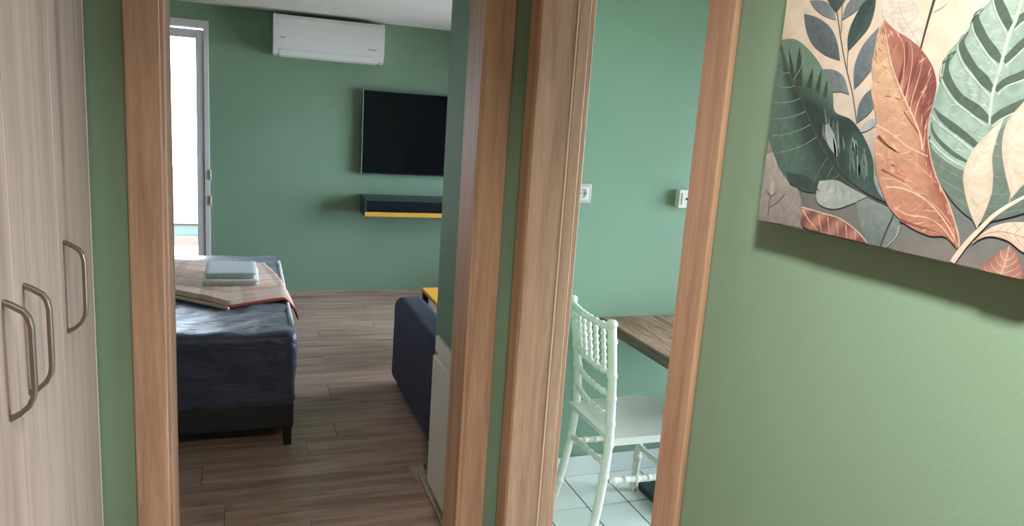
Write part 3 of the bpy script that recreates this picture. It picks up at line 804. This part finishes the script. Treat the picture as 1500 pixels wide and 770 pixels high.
def inside(p):
    return V((p.x, min(PY1 - .001, max(PY0 + .001, p.y)), min(PZ1 - .001, max(PZ0 + .001, p.z))))
def path2(pts, n=32):
    q = smooth_path([V((a, b, 0)) for a, b in pts], 8)
    ds = [0.0]
    for i in range(1, len(q)): ds.append(ds[-1] + (q[i] - q[i - 1]).length)
    out = []; k = 0
    for i in range(n + 1):
        d = ds[-1] * i / n
        while k < len(ds) - 2 and ds[k + 1] < d: k += 1
        t = (d - ds[k]) / max(1e-9, ds[k + 1] - ds[k]); out.append(q[k].lerp(q[k + 1], t))
    return out
LAY = [1]
INK = 0.70
def ink(c):
    g_ = .3 * c[0] + .55 * c[1] + .15 * c[2]
    return tuple(x * INK for x in s2l([q + (g_ - q) * .24 for q in c]))
def mixc(a, b, t):
    t = max(0.0, min(1.0, t)); return tuple(a[i] + (b[i] - a[i]) * t for i in range(3))
class Leaf:
    def __init__(s, name, Lp, Rp, col, mid=None, N=40, label=None):
        """Lp, Rp: outlines from tip to base; col(side -1..1, u 0 tip..1 base) -> sRGB"""
        s.L, s.R = path2(Lp, N), path2(Rp, N)
        s.M = path2(mid, N) if mid else [(a + b) / 2 for a, b in zip(s.L, s.R)]
        s.N = N; LAY[0] += 3; s.lay = LAY[0]
        b = MB(); b.c = []; K = 6; rows = []
        for i in range(N + 1):
            rw = []
            for j in range(-K, K + 1):
                p = s.at(j / K, i / N); rw.append(inside(cpt(p.x, p.y, s.lay)))
                b.c.append(ink(col(j / K, i / N)))
            rows.append(rw)
        b.grid(rows, False)
        s.o = b.build(name, 'paint', canvas, fix=False)
        if label: s.o['label'] = label
        s.v = MB(); s.v.c = []
    def at(s, side, u):
        f = max(0.0, min(1.0, u)) * s.N; i = min(s.N - 1, int(f)); t = f - i
        m_ = s.M[i].lerp(s.M[i + 1], t); e = (s.L if side < 0 else s.R); q = e[i].lerp(e[i + 1], t)
        return m_.lerp(q, abs(side))
    def stroke(s, pts2, w0, w1, c, wm=None, up=1):
        n = len(pts2); rows = []
        for i, p in enumerate(pts2):
            d = (pts2[min(i + 1, n - 1)] - pts2[max(i - 1, 0)]); d = V((-d.y, d.x, 0)); d = d.normalized() if d.length > 1e-6 else V((0, 0, 0))
            t = i / (n - 1); wd_ = (w0 + (w1 - w0) * t) if wm is None else ((w0 * (1 - t) + w1 * t) + (wm - (w0 + w1) / 2) * math.sin(math.pi * t))
            rows.append([inside(cpt(*(p + d * wd_ / 2)[:2], s.lay + up)), inside(cpt(*(p - d * wd_ / 2)[:2], s.lay + up))])
        s.v.grid(rows, False); s.v.c += [ink(c)] * (2 * n)
    def rib(s, w0, w1, c, u0=0.0, u1=1.0, up=2): s.stroke([s.at(0, u0 + (u1 - u0) * i / 40) for i in range(41)], w0, w1, c, up=up)
    def vein(s, side, um, ue, w0, w1, c, wm=None, reach=.95, pw=1.5, up=1, n=14):
        """from the midrib at um out to the rim at ue"""
        s.stroke([s.at(side * reach * i / n if i else side * 1e-4, um + (ue - um) * (i / n) ** pw) for i in range(n + 1)], w0, w1, c, wm, up)
    def done(s, name='leaf_veins'):
        if s.v.v: s.v.build(name, 'paint', s.o, fix=False)

# --- soft patches behind
def patch(name, Lp, Rp, c0, c1):
    l = Leaf(name, Lp, Rp, lambda s_, u: mixc(c0, c1, u)); return l
l = patch('painted_wash', [(38, 420), (34, 520), (36, 590)], [(110, 400), (150, 520), (160, 612)], (196, 186, 176), (158, 146, 142))
l = patch('painted_wash', [(330, 440), (300, 540), (330, 655)], [(395, 520), (420, 600), (400, 668)], (150, 166, 162), (112, 130, 126))
# pale feather leaf at the top
l = Leaf('painted_leaf', [(430, -40), (372, 10), (372, 40), (400, 75), (472, 130)], [(430, -40), (470, 20), (482, 70), (484, 110), (472, 130)], lambda s_, u: mixc((240, 231, 214), (228, 216, 198), u))
for k in range(12):
    u = .1 + .07 * k
    for sd in (-1, 1): l.vein(sd, u, u - .06, 1.2, .6, (206, 194, 176))
l.rib(1.2, 2, (196, 182, 164)); l.done()
l = Leaf('painted_leaf', [(490, -40), (500, 0), (512, 32)], [(560, -40), (545, 10), (512, 32)], lambda s_, u: (240, 230, 212))
for k in range(5): l.vein(1, .3 + .14 * k, .15 + .14 * k, 1.0, .5, (206, 194, 176)); l.vein(-1, .3 + .14 * k, .15 + .14 * k, 1.0, .5, (206, 194, 176))
l.done()
def stem(name, pts, w0, w1, c, parent_up=4):
    LAY[0] += 3
    b = MB(); b.c = []; q = path2(pts, 40); rows = []
    for i, p in enumerate(q):
        d = q[min(i + 1, 40)] - q[max(i - 1, 0)]; d = V((-d.y, d.x, 0)).normalized(); wv = w0 + (w1 - w0) * i / 40
        rows.append([inside(cpt(*(p + d * wv / 2)[:2], LAY[0])), inside(cpt(*(p - d * wv / 2)[:2], LAY[0]))]); b.c += [ink(c)] * 2
    b.grid(rows, False); return b.build(name, 'paint', canvas, fix=False)
stem('painted_stem', [(525, -40), (512, 0), (497, 50), (474, 135)], 8, 4.5, (76, 76, 72))
# blue-grey sprig
stem('painted_stem', [(236, -40), (250, 30), (262, 110), (274, 175), (292, 250), (304, 330)], 3.2, 2.6, (112, 106, 98))
stem('painted_stem', [(266, -40), (264, 40), (262, 90)], 2.4, 2.2, (120, 114, 104))
stem('painted_stem', [(281, 132), (279, 160), (278, 188)], 2.4, 2.4, (120, 114, 104))
BL, BD, BM = (108, 124, 128), (66, 88, 86), (138, 154, 158)
for nm, Lp, Rp, c0, c1 in (
    ('b1', [(163, 37), (168, 80), (186, 120), (220, 148), (259, 162)], [(163, 37), (200, 48), (234, 75), (252, 115), (259, 162)], (104, 118, 122), (88, 104, 106)),
    ('b2', [(178, 2), (192, 24), (216, 42), (248, 54)], [(178, 2), (212, 2), (240, 22), (248, 54)], (112, 128, 132), (150, 162, 164)),
    ('b3', [(222, -20), (228, 5), (238, 22), (249, 33)], [(285, -20), (272, 2), (262, 16), (249, 33)], (80, 102, 100), (64, 86, 84)),
    ('b4', [(330, -30), (300, -12), (276, 15), (264, 54)], [(330, -30), (326, 0), (302, 30), (264, 54)], (120, 136, 138), (132, 146, 148)),
    ('b5', [(356, -22), (322, 8), (292, 60), (280, 100), (280, 138)], [(356, -22), (354, 20), (338, 70), (308, 108), (280, 138)], (56, 80, 78), (72, 96, 92)),
    ('b6', [(364, 72), (322, 120), (300, 170), (296, 205), (297, 240)], [(364, 72), (358, 130), (346, 180), (322, 214), (297, 240)], (132, 144, 150), (96, 118, 122)),
    ('b7', [(211, 186), (222, 222), (238, 245), (262, 246), (284, 254)], [(211, 186), (244, 188), (270, 208), (284, 254)], (112, 128, 134), (128, 144, 148)),
    ('b8', [(354, 232), (326, 254), (308, 288), (305, 330)], [(354, 232), (352, 280), (336, 306), (305, 330)], (106, 124, 130), (92, 116, 118)),
    ('b9', [(360, 318), (336, 322), (318, 340), (308, 356)], [(360, 318), (352, 338), (330, 352), (308, 356)], (172, 182, 182), (196, 198, 190))):
    l = Leaf('painted_leaf', Lp, Rp, lambda s_, u, c0=c0, c1=c1: mixc(mixc(c0, c1, u), (150, 164, 168), .22 * max(0, s_)))
    for k in range(4): l.vein(1, .3 + .16 * k, .1 + .16 * k, 1.2, .6, mixc(c0, (160, 172, 176), .35)); l.vein(-1, .3 + .16 * k, .1 + .16 * k, 1.2, .6, mixc(c0, (160, 172, 176), .25))
    l.done()
# big dark green leaf
def colA(s_, u):
    if s_ < 0:
        c = mixc((104, 142, 122), (82, 118, 106), u * 1.6)
        if u > .50: c = mixc(c, (54, 80, 72), (u - .50) * 5)
        if u > .74: c = mixc(c, (70, 102, 98), (u - .74) * 8)
        if s_ > -.35: c = mixc((52, 76, 68), c, max(0.0, -s_ - .12) * 3)
        return c
    c = mixc((112, 150, 126), (50, 74, 66), (u - .10 - .25 * s_) * 5)
    if u > .62: c = mixc(c, (84, 112, 106), (u - .62) * 2.5)
    if u > .6 and s_ > .15: c = mixc(c, (60, 92, 84), s_)
    return c
Lf = Leaf('painted_leaf', [(97, 108), (88, 180), (76, 270), (64, 335), (78, 400), (104, 462), (150, 508), (206, 516), (206, 490), (262, 500), (332, 528), (404, 556)],
          [(97, 108), (140, 106), (182, 140), (216, 190), (240, 250), (246, 300), (290, 322), (326, 372), (348, 430), (352, 490), (372, 530), (404, 556)],
          colA, mid=[(97, 108), (104, 130), (130, 205), (165, 290), (196, 365), (226, 420), (262, 470), (330, 522), (404, 556)], N=56, label='large dark green painted leaf')
for k in range(6): Lf.vein(-1, .16 + .066 * k, .10 + .066 * k, 1.6, 1.0, (158, 184, 170), reach=.93)
for k in range(3): Lf.vein(-1, .60 + .05 * k, .62 + .05 * k, 1.6, .8, (120, 146, 138), reach=.7)
# dark tongues in the right half and pale torn patches
for (pa, pb, w_) in (((148, 232), (151, 126), 19), ((134, 212), (122, 130), 11), ((176, 236), (187, 182), 13), ((198, 250), (210, 186), 12), ((218, 262), (226, 214), 10)):
    Lf.stroke([V((pa[0] + (pb[0] - pa[0]) * t / 10, pa[1] + (pb[1] - pa[1]) * t / 10, 0)) for t in range(11)], w_, .5, (60, 86, 75), wm=w_ * .8, up=1)
Lf.stroke([V((x, y, 0)) for x, y in ((134, 216), (150, 190), (164, 158), (160, 128))], 1.8, 1.2, (150, 180, 160), up=2)
rs = random.Random(3)
for k in range(30):                                             # dry brush streaks where the leaf is torn
    x = rs.uniform(214, 342); y = 300 + (x - 214) * .95 + rs.uniform(-14, 40); ln = rs.uniform(35, 95)
    xm = x + rs.uniform(-4, 7)
    if y + ln > 500 - max(0, 270 - x) * .9: ln = max(14, 500 - max(0, 270 - x) * .9 - y)
    c = [(134, 152, 148), (112, 134, 128), (92, 118, 110), (70, 96, 88), (124, 144, 140)][k % 5]
    Lf.stroke(path2([(x, y), (xm, y + ln * .5), (x + rs.uniform(-3, 9), y + ln)], 10), 1.5, 1, c, rs.uniform(3, 7), up=1 + .1 * (k % 8))
for pts, w0, wm, w1, c in (([(224, 334), (230, 356), (238, 384), (252, 420)], 10, 24, 2, (164, 178, 176)), ([(242, 372), (246, 400), (250, 432)], 2, 5, 2, (66, 86, 82))):
    Lf.stroke([p for p in path2(pts, 14)], w0, w1, c, wm, up=2)
Lf.rib(2.2, 6.5, (92, 82, 70), .02, 1.0)
Lf.stroke([Lf.at(0, .55 + .45 * i / 30) + V((2.5, -1.5, 0)) for i in range(31)], 1.2, 4, (58, 62, 54), up=2)
Lf.done()
# pale grey torn leaf under it
l = Leaf('painted_leaf', [(204, 486), (196, 515), (200, 545), (232, 560), (268, 556), (334, 528)], [(204, 486), (250, 484), (288, 504), (334, 528)], lambda s_, u: mixc((186, 196, 192), (150, 168, 164), u * .7 + .3 * abs(s_)))
for k in range(4): l.vein(-1, .3 + .14 * k, .2 + .14 * k, 2, 1, (168, 182, 178)); l.vein(1, .3 + .14 * k, .2 + .14 * k, 2, 1, (128, 148, 144))
l.done()
l = Leaf('painted_leaf', [(116, 462), (130, 498), (190, 508), (206, 516)], [(116, 462), (170, 474), (190, 492), (206, 516)], lambda s_, u: (62, 86, 78)); 
stem('painted_stem', [(404, 554), (402, 580), (388, 610), (372, 650), (366, 668)], 5, 3, (74, 80, 76))
stem('painted_stem', [(420, 605), (410, 635), (392, 655), (380, 664)], 3, 2, (196, 194, 178))
stem('painted_stem', [(76, 516), (70, 540), (66, 580)], 2.2, 2.2, (108, 104, 98))
stem('painted_stem', [(112, 520), (92, 542), (70, 556)], 1.4, 1.4, (120, 114, 108))
l = Leaf('painted_bud', [(82, 480), (66, 492), (64, 512), (76, 526)], [(82, 480), (92, 494), (88, 514), (76, 526)], lambda s_, u: mixc((206, 194, 182), (172, 160, 150), abs(s_)))
# dark green leaf behind on the right
l = Leaf('painted_leaf', [(700, 300), (600, 330), (510, 372), (498, 420), (522, 480), (566, 545), (610, 585), (640, 600)], [(700, 300), (830, 260), (880, 400), (850, 520), (760, 570), (640, 600)], lambda s_, u: mixc((122, 148, 132), (94, 116, 106), u * .8 + .25 * max(0, s_)))
for k in range(5): l.vein(-1, .5 + .1 * k, .35 + .1 * k, 2, 1.2, (140, 164, 150)); l.vein(1, .5 + .1 * k, .35 + .1 * k, 2, 1.2, (124, 148, 136))
l.done()
# mint leaf with dark bands
def colD(s_, u):
    c = mixc((176, 204, 186), (150, 184, 166), u)
    if abs(s_) > .85: c = mixc(c, (120, 158, 140), (abs(s_) - .85) * 4)
    if s_ > 0: c = mixc(c, (112, 148, 136), .35)
    return c
Ld = Leaf('painted_leaf', [(780, -150), (720, -70), (672, -6), (652, 17), (621, 45), (605, 81), (578, 114), (548, 148), (536, 200), (519, 257), (505, 305), (500, 362), (510, 398), (536, 424), (572, 448), (606, 462)],
          [(780, -150), (860, -90), (905, 20), (905, 120), (880, 210), (820, 270), (760, 310), (700, 340), (650, 400), (606, 462)],
          colD, mid=[(780, -150), (766, -60), (750, 0), (733, 52), (714, 95), (698, 157), (681, 214), (668, 267), (662, 333), (644, 390), (606, 462)], N=64, label='mint green painted leaf with dark bands')
def dz(pts): return [(495.2 + a * .4764, b * .4764) for a, b in pts]
def band(lf, pts, ws, c, up=1):
    q = path2(pts, 28); rows = []
    for i_, p in enumerate(q):
        d = q[min(i_ + 1, 28)] - q[max(i_ - 1, 0)]; d = V((-d.y, d.x, 0)).normalized()
        f = i_ / 28 * (len(ws) - 1); k_ = min(len(ws) - 2, int(f)); wv = (ws[k_] + (ws[k_ + 1] - ws[k_]) * (f - k_)) * .4764 * 1.45
        rows.append([inside(cpt(*(p + d * wv / 2)[:2], lf.lay + up)), inside(cpt(*(p - d * wv / 2)[:2], lf.lay + up))])
    lf.v.grid(rows, False); lf.v.c += [ink(c)] * (2 * len(q))
    return q
DK, PL = (86, 110, 95), (208, 226, 210)
left_bands = [([(390, -60), (400, 0), (420, 60), (450, 120), (470, 172)], [16, 34, 46, 40, 22]),
              ([(320, 45), (277, 88), (285, 150), (320, 220), (370, 290), (417, 348)], [6, 26, 40, 36, 42, 24]),
              ([(232, 178), (195, 230), (206, 292), (250, 370), (310, 440), (374, 516)], [6, 26, 36, 32, 44, 22]),
              ([(165, 285), (110, 340), (100, 400), (125, 470), (182, 550), (262, 610), (350, 682)], [6, 26, 34, 32, 36, 46, 24]),
              ([(40, 610), (62, 645), (110, 690), (170, 735), (240, 790), (310, 850)], [5, 24, 32, 30, 28, 14]),
              ([(24, 690), (30, 740), (70, 800), (150, 870), (240, 920)], [4, 14, 18, 18, 8])]
right_bands = [([(480, 150), (520, 110), (600, 60)], [22, 30, 20]), ([(430, 350), (490, 292), (545, 240), (640, 170)], [22, 30, 30, 14]), ([(384, 510), (440, 462), (540, 422), (660, 350)], [20, 30, 34, 12]),
               ([(354, 690), (410, 645), (500, 603), (640, 540)], [22, 34, 36, 14])]
rq = random.Random(5)
for pts, ws in left_bands:
    band(Ld, dz(pts), ws, DK, 1)
    band(Ld, [(x - 11, y + 12) for x, y in dz(pts)], [3, 4, 5, 4], PL, 2)
    band(Ld, [(x - 15, y + 16) for x, y in dz(pts)], [2, 3, 3, 2], (140, 176, 158), 2)
    for k in range(26):                                          # fine brush marks between the bands
        b0 = dz(pts); t = rq.uniform(.15, .95) * (len(b0) - 1); i_ = min(len(b0) - 2, int(t)); f = t - i_
        x = b0[i_][0] + (b0[i_ + 1][0] - b0[i_][0]) * f + rq.uniform(12, 46); y = b0[i_][1] + (b0[i_ + 1][1] - b0[i_][1]) * f - rq.uniform(-2, 26)
        Ld.stroke(path2([(x, y), (x + rq.uniform(4, 9), y + rq.uniform(-7, 2)), (x + rq.uniform(10, 22), y + rq.uniform(-4, 8))], 6), 1.0, .6, [(206, 226, 212), (146, 182, 164), (160, 194, 176)][k % 3], rq.uniform(1.5, 2.6), up=.5)
for pts, ws in right_bands:
    band(Ld, dz(pts), ws, DK, 1); band(Ld, [(x + 6, y + 11) for x, y in dz(pts)], [4, 5, 5], PL, 2)
band(Ld, dz([(556, -70), (535, 0), (500, 110), (460, 200), (425, 330), (390, 450), (362, 560), (350, 700)]), [10, 12, 14, 14, 13, 12, 12, 9], (196, 214, 196), 3)
Ld.stroke([Ld.at(-1, .15 + .85 * i_ / 60) for i_ in range(61)], 3, 3, (150, 190, 170), up=2)
Ld.done()
# orange leaf
def colC(s_, u):
    if s_ < 0: c = mixc((230, 180, 136), (204, 128, 102), (u - .25) * 1.7)
    else: c = mixc((206, 130, 100), (148, 78, 72), min(1, u * 3) * min(1, s_ * 2.0)); c = mixc(c, (192, 106, 84), (u - .5) * 2.4)
    if u > .82: c = mixc(c, (168, 88, 76), (u - .82) * 4)
    return c
Lc = Leaf('painted_leaf', [(378, 54), (362, 88), (352, 140), (345, 178), (350, 215), (344, 245), (354, 300), (360, 345), (354, 400), (358, 460), (376, 520), (396, 562), (440, 604), (500, 632), (540, 634), (560, 650), (578, 672)],
          [(378, 54), (410, 82), (446, 104), (478, 132), (508, 176), (520, 224), (512, 270), (500, 320), (497, 372), (506, 430), (524, 486), (550, 540), (570, 600), (580, 640), (578, 672)],
          colC, mid=[(378, 54), (388, 120), (404, 190), (432, 260), (462, 325), (478, 370), (484, 420), (500, 480), (528, 545), (560, 610), (578, 672)], N=64, label='twisted orange painted leaf')
CV = (240, 200, 164)
for k in range(4): Lc.vein(1, .30 + .045 * k, .06 + .075 * k, 3.2, 1.2, (232, 178, 146), reach=.92, pw=1.0, up=2)
for k in range(3): Lc.vein(1, .27 + .055 * k, .13 + .075 * k, 7, 2, (150, 72, 66), wm=12, reach=.8, pw=1.0, up=1)
for k in range(6): Lc.vein(-1, .14 + .05 * k, .05 + .06 * k, 2.0, .8, (244, 200, 150), reach=.92, up=1)
ro = random.Random(11)
for k in range(150):
    u = ro.uniform(.05, .93); sg = -1 if ro.random() < .6 else 1; t0 = ro.uniform(.08, .8)
    a = Lc.at(sg * t0, u); b_ = Lc.at(sg * min(.97, t0 + ro.uniform(.1, .3)), u - ro.uniform(.0, .045))
    c = [(240, 198, 154), (228, 168, 124), (196, 116, 90), (214, 148, 112), (176, 98, 82)][k % 5]
    bend = ro.uniform(-4, 4)
    Lc.stroke([a.lerp(b_, q / 6) + V((bend * math.sin(q * .52) * .4, bend * math.sin(q * .52), 0)) for q in range(7)], 1.0, .6, c, ro.uniform(2.0, 5.0), up=.3 + .005 * k)
for pts, w0, w1, c in (([(358, 335), (398, 358), (440, 392), (480, 412), (497, 420)], 4.5, 2.5, CV), ([(362, 345), (384, 384), (432, 424), (470, 444), (520, 492)], 4, 2.5, (226, 170, 136)),
                      ([(362, 366), (388, 392), (420, 412)], 10, 2, (156, 72, 62)), ([(384, 502), (430, 506), (480, 530), (520, 566), (556, 616), (576, 662)], 4.5, 3, CV),
                      ([(372, 478), (420, 486), (470, 520), (524, 560), (560, 604)], 3, 2, (232, 182, 146)), ([(404, 555), (440, 576), (492, 584), (530, 606), (566, 650)], 4, 2.5, (236, 190, 154)),
                      ([(432, 300), (452, 330), (478, 366)], 3, 4, (146, 78, 66)), ([(400, 440), (450, 470), (500, 520)], 8, 2, (222, 146, 104)), ([(392, 530), (450, 548), (510, 590)], 9, 2, (220, 138, 100)),
                      ([(370, 420), (420, 460), (470, 500)], 7, 2, (226, 156, 112)), ([(372, 456), (400, 470), (436, 490)], 6, 2, (164, 80, 70)), ([(420, 590), (470, 608), (530, 626)], 8, 2, (158, 84, 74))):
    Lc.stroke(path2(pts, 20), w0, w1, c, up=2)
Lc.rib(2.5, 4, (246, 212, 178), .03, .56, up=3); Lc.rib(4, 5, (206, 150, 120), .9, 1.0, up=3)
Lc.stroke([Lc.at(1, .45 + .55 * i / 40) for i in range(41)], 2.5, 5, (216, 180, 150), up=3)
Lc.done()
# cream leaves and their stem
def colF(s_, u): return mixc(mixc((236, 221, 196), (226, 204, 178), u), (212, 186, 160), abs(s_) ** 3 * .6)
l = Leaf('painted_leaf', [(702, 316), (660, 356), (618, 402), (594, 456), (593, 500), (606, 558), (618, 590), (628, 612)], [(702, 316), (684, 366), (670, 420), (672, 470), (668, 520), (650, 570), (638, 596), (628, 612)], colF)
for k in range(9):
    for sd in (-1, 1): l.vein(sd, .28 + .075 * k, .17 + .075 * k, 2.0, .8, (216, 188, 162), reach=.9)
l.rib(1.4, 4, (232, 206, 178)); l.done()
l = Leaf('painted_leaf', [(800, 220), (752, 276), (716, 318), (698, 366), (697, 420), (708, 480), (722, 532)], [(800, 220), (812, 330), (800, 420), (768, 480), (744, 506), (722, 532)], colF)
for k in range(9):
    for sd in (-1, 1): l.vein(sd, .26 + .075 * k, .15 + .075 * k, 2.2, .8, (218, 190, 164), reach=.9)
l.rib(1.4, 4, (230, 202, 176)); l.done()
l = Leaf('painted_leaf', [(840, 640), (790, 606), (744, 596), (690, 602), (650, 622), (616, 652)], [(840, 640), (800, 684), (752, 676), (712, 646), (660, 634), (616, 652)], lambda s_, u: mixc((240, 216, 190), (226, 190, 166), u * .5 + .5 * max(0, s_)))
for k in range(6):
    for sd in (-1, 1): l.vein(sd, .3 + .1 * k, .16 + .1 * k, 2.2, .8, (206, 158, 136), reach=.9)
l.rib(2, 4, (200, 150, 128)); l.done()
stem('painted_stem', [(860, 470), (790, 512), (735, 540), (680, 574), (636, 616), (598, 656), (562, 704)], 6, 15, (236, 212, 186))
stem('painted_stem', [(720, 470), (722, 500), (716, 545)], 2, 3, (206, 190, 168))
# small rust leaves at the bottom rim
l = Leaf('painted_leaf', [(158, 556), (156, 580), (160, 606), (200, 622), (260, 636), (334, 652)], [(158, 556), (220, 574), (262, 588), (304, 618), (334, 652)], lambda s_, u: mixc((150, 84, 76), (196, 132, 108), .5 + .5 * math.sin(u * 26)))
l.stroke(path2([(158, 556), (220, 574), (262, 588), (304, 618), (334, 652)], 20), 4, 3, (222, 196, 164), up=2)
l.stroke(path2([(160, 562), (176, 590), (200, 618)], 12), 4, 2, (226, 186, 156), up=2)
for k in range(5): l.stroke(path2([(204 + 24 * k, 574 + 10 * k), (206 + 24 * k, 600 + 8 * k), (212 + 22 * k, 626 + 5 * k)], 8), 3, 1.5, (226, 180, 150), up=2)
l.done()
l = Leaf('painted_leaf', [(716, 660), (690, 674), (660, 702), (636, 724), (660, 732), (700, 740)], [(716, 660), (738, 684), (750, 720), (752, 748), (730, 748), (700, 740)], lambda s_, u: mixc((206, 146, 122), (172, 104, 90), abs(s_)))
for k in range(5):
    for sd in (-1, 1): l.vein(sd, .35 + .13 * k, .15 + .13 * k, 3, 1.2, (228, 180, 152), reach=.9)
l.rib(2, 3.5, (230, 190, 160)); l.done()
# the part of the print above and beside the picture frame: more of the same foliage
def extra(cx, cy, ang, ln, wd_, c0, c1):
    a = math.radians(ang); d = V((math.cos(a), math.sin(a), 0)); n_ = V((-d.y, d.x, 0)); b0 = V((cx, cy, 0))
    tip = b0 + d * ln
    def side(s_): return [tuple((tip - d * ln * t + n_ * s_ * wd_ * math.sin(math.pi * t) ** .8)[:2]) for t in (0, .15, .35, .55, .75, .9, 1)]
    l = Leaf('painted_leaf', side(-1), side(1), lambda s_, u: mixc(c0, c1, u), N=24)
    for k in range(6):
        for sd in (-1, 1): l.vein(sd, .3 + .1 * k, .12 + .1 * k, 3, 1, mixc(c0, (250, 240, 220), .4))
    l.rib(2, 5, mixc(c1, (250, 240, 220), .4)); l.done()
extra(250, -60, -100, 420, 90, (84, 116, 104), (58, 84, 76))
extra(470, -140, -80, 380, 80, (206, 128, 98), (226, 166, 120))
extra(330, -60, -70, 300, 45, (120, 138, 142), (96, 116, 120))
extra(960, 360, -70, 420, 120, (232, 210, 184), (246, 232, 208))
extra(1060, 620, -40, 420, 120, (176, 104, 88), (210, 150, 124))
extra(1000, 100, -60, 520, 130, (84, 116, 104), (112, 146, 128))
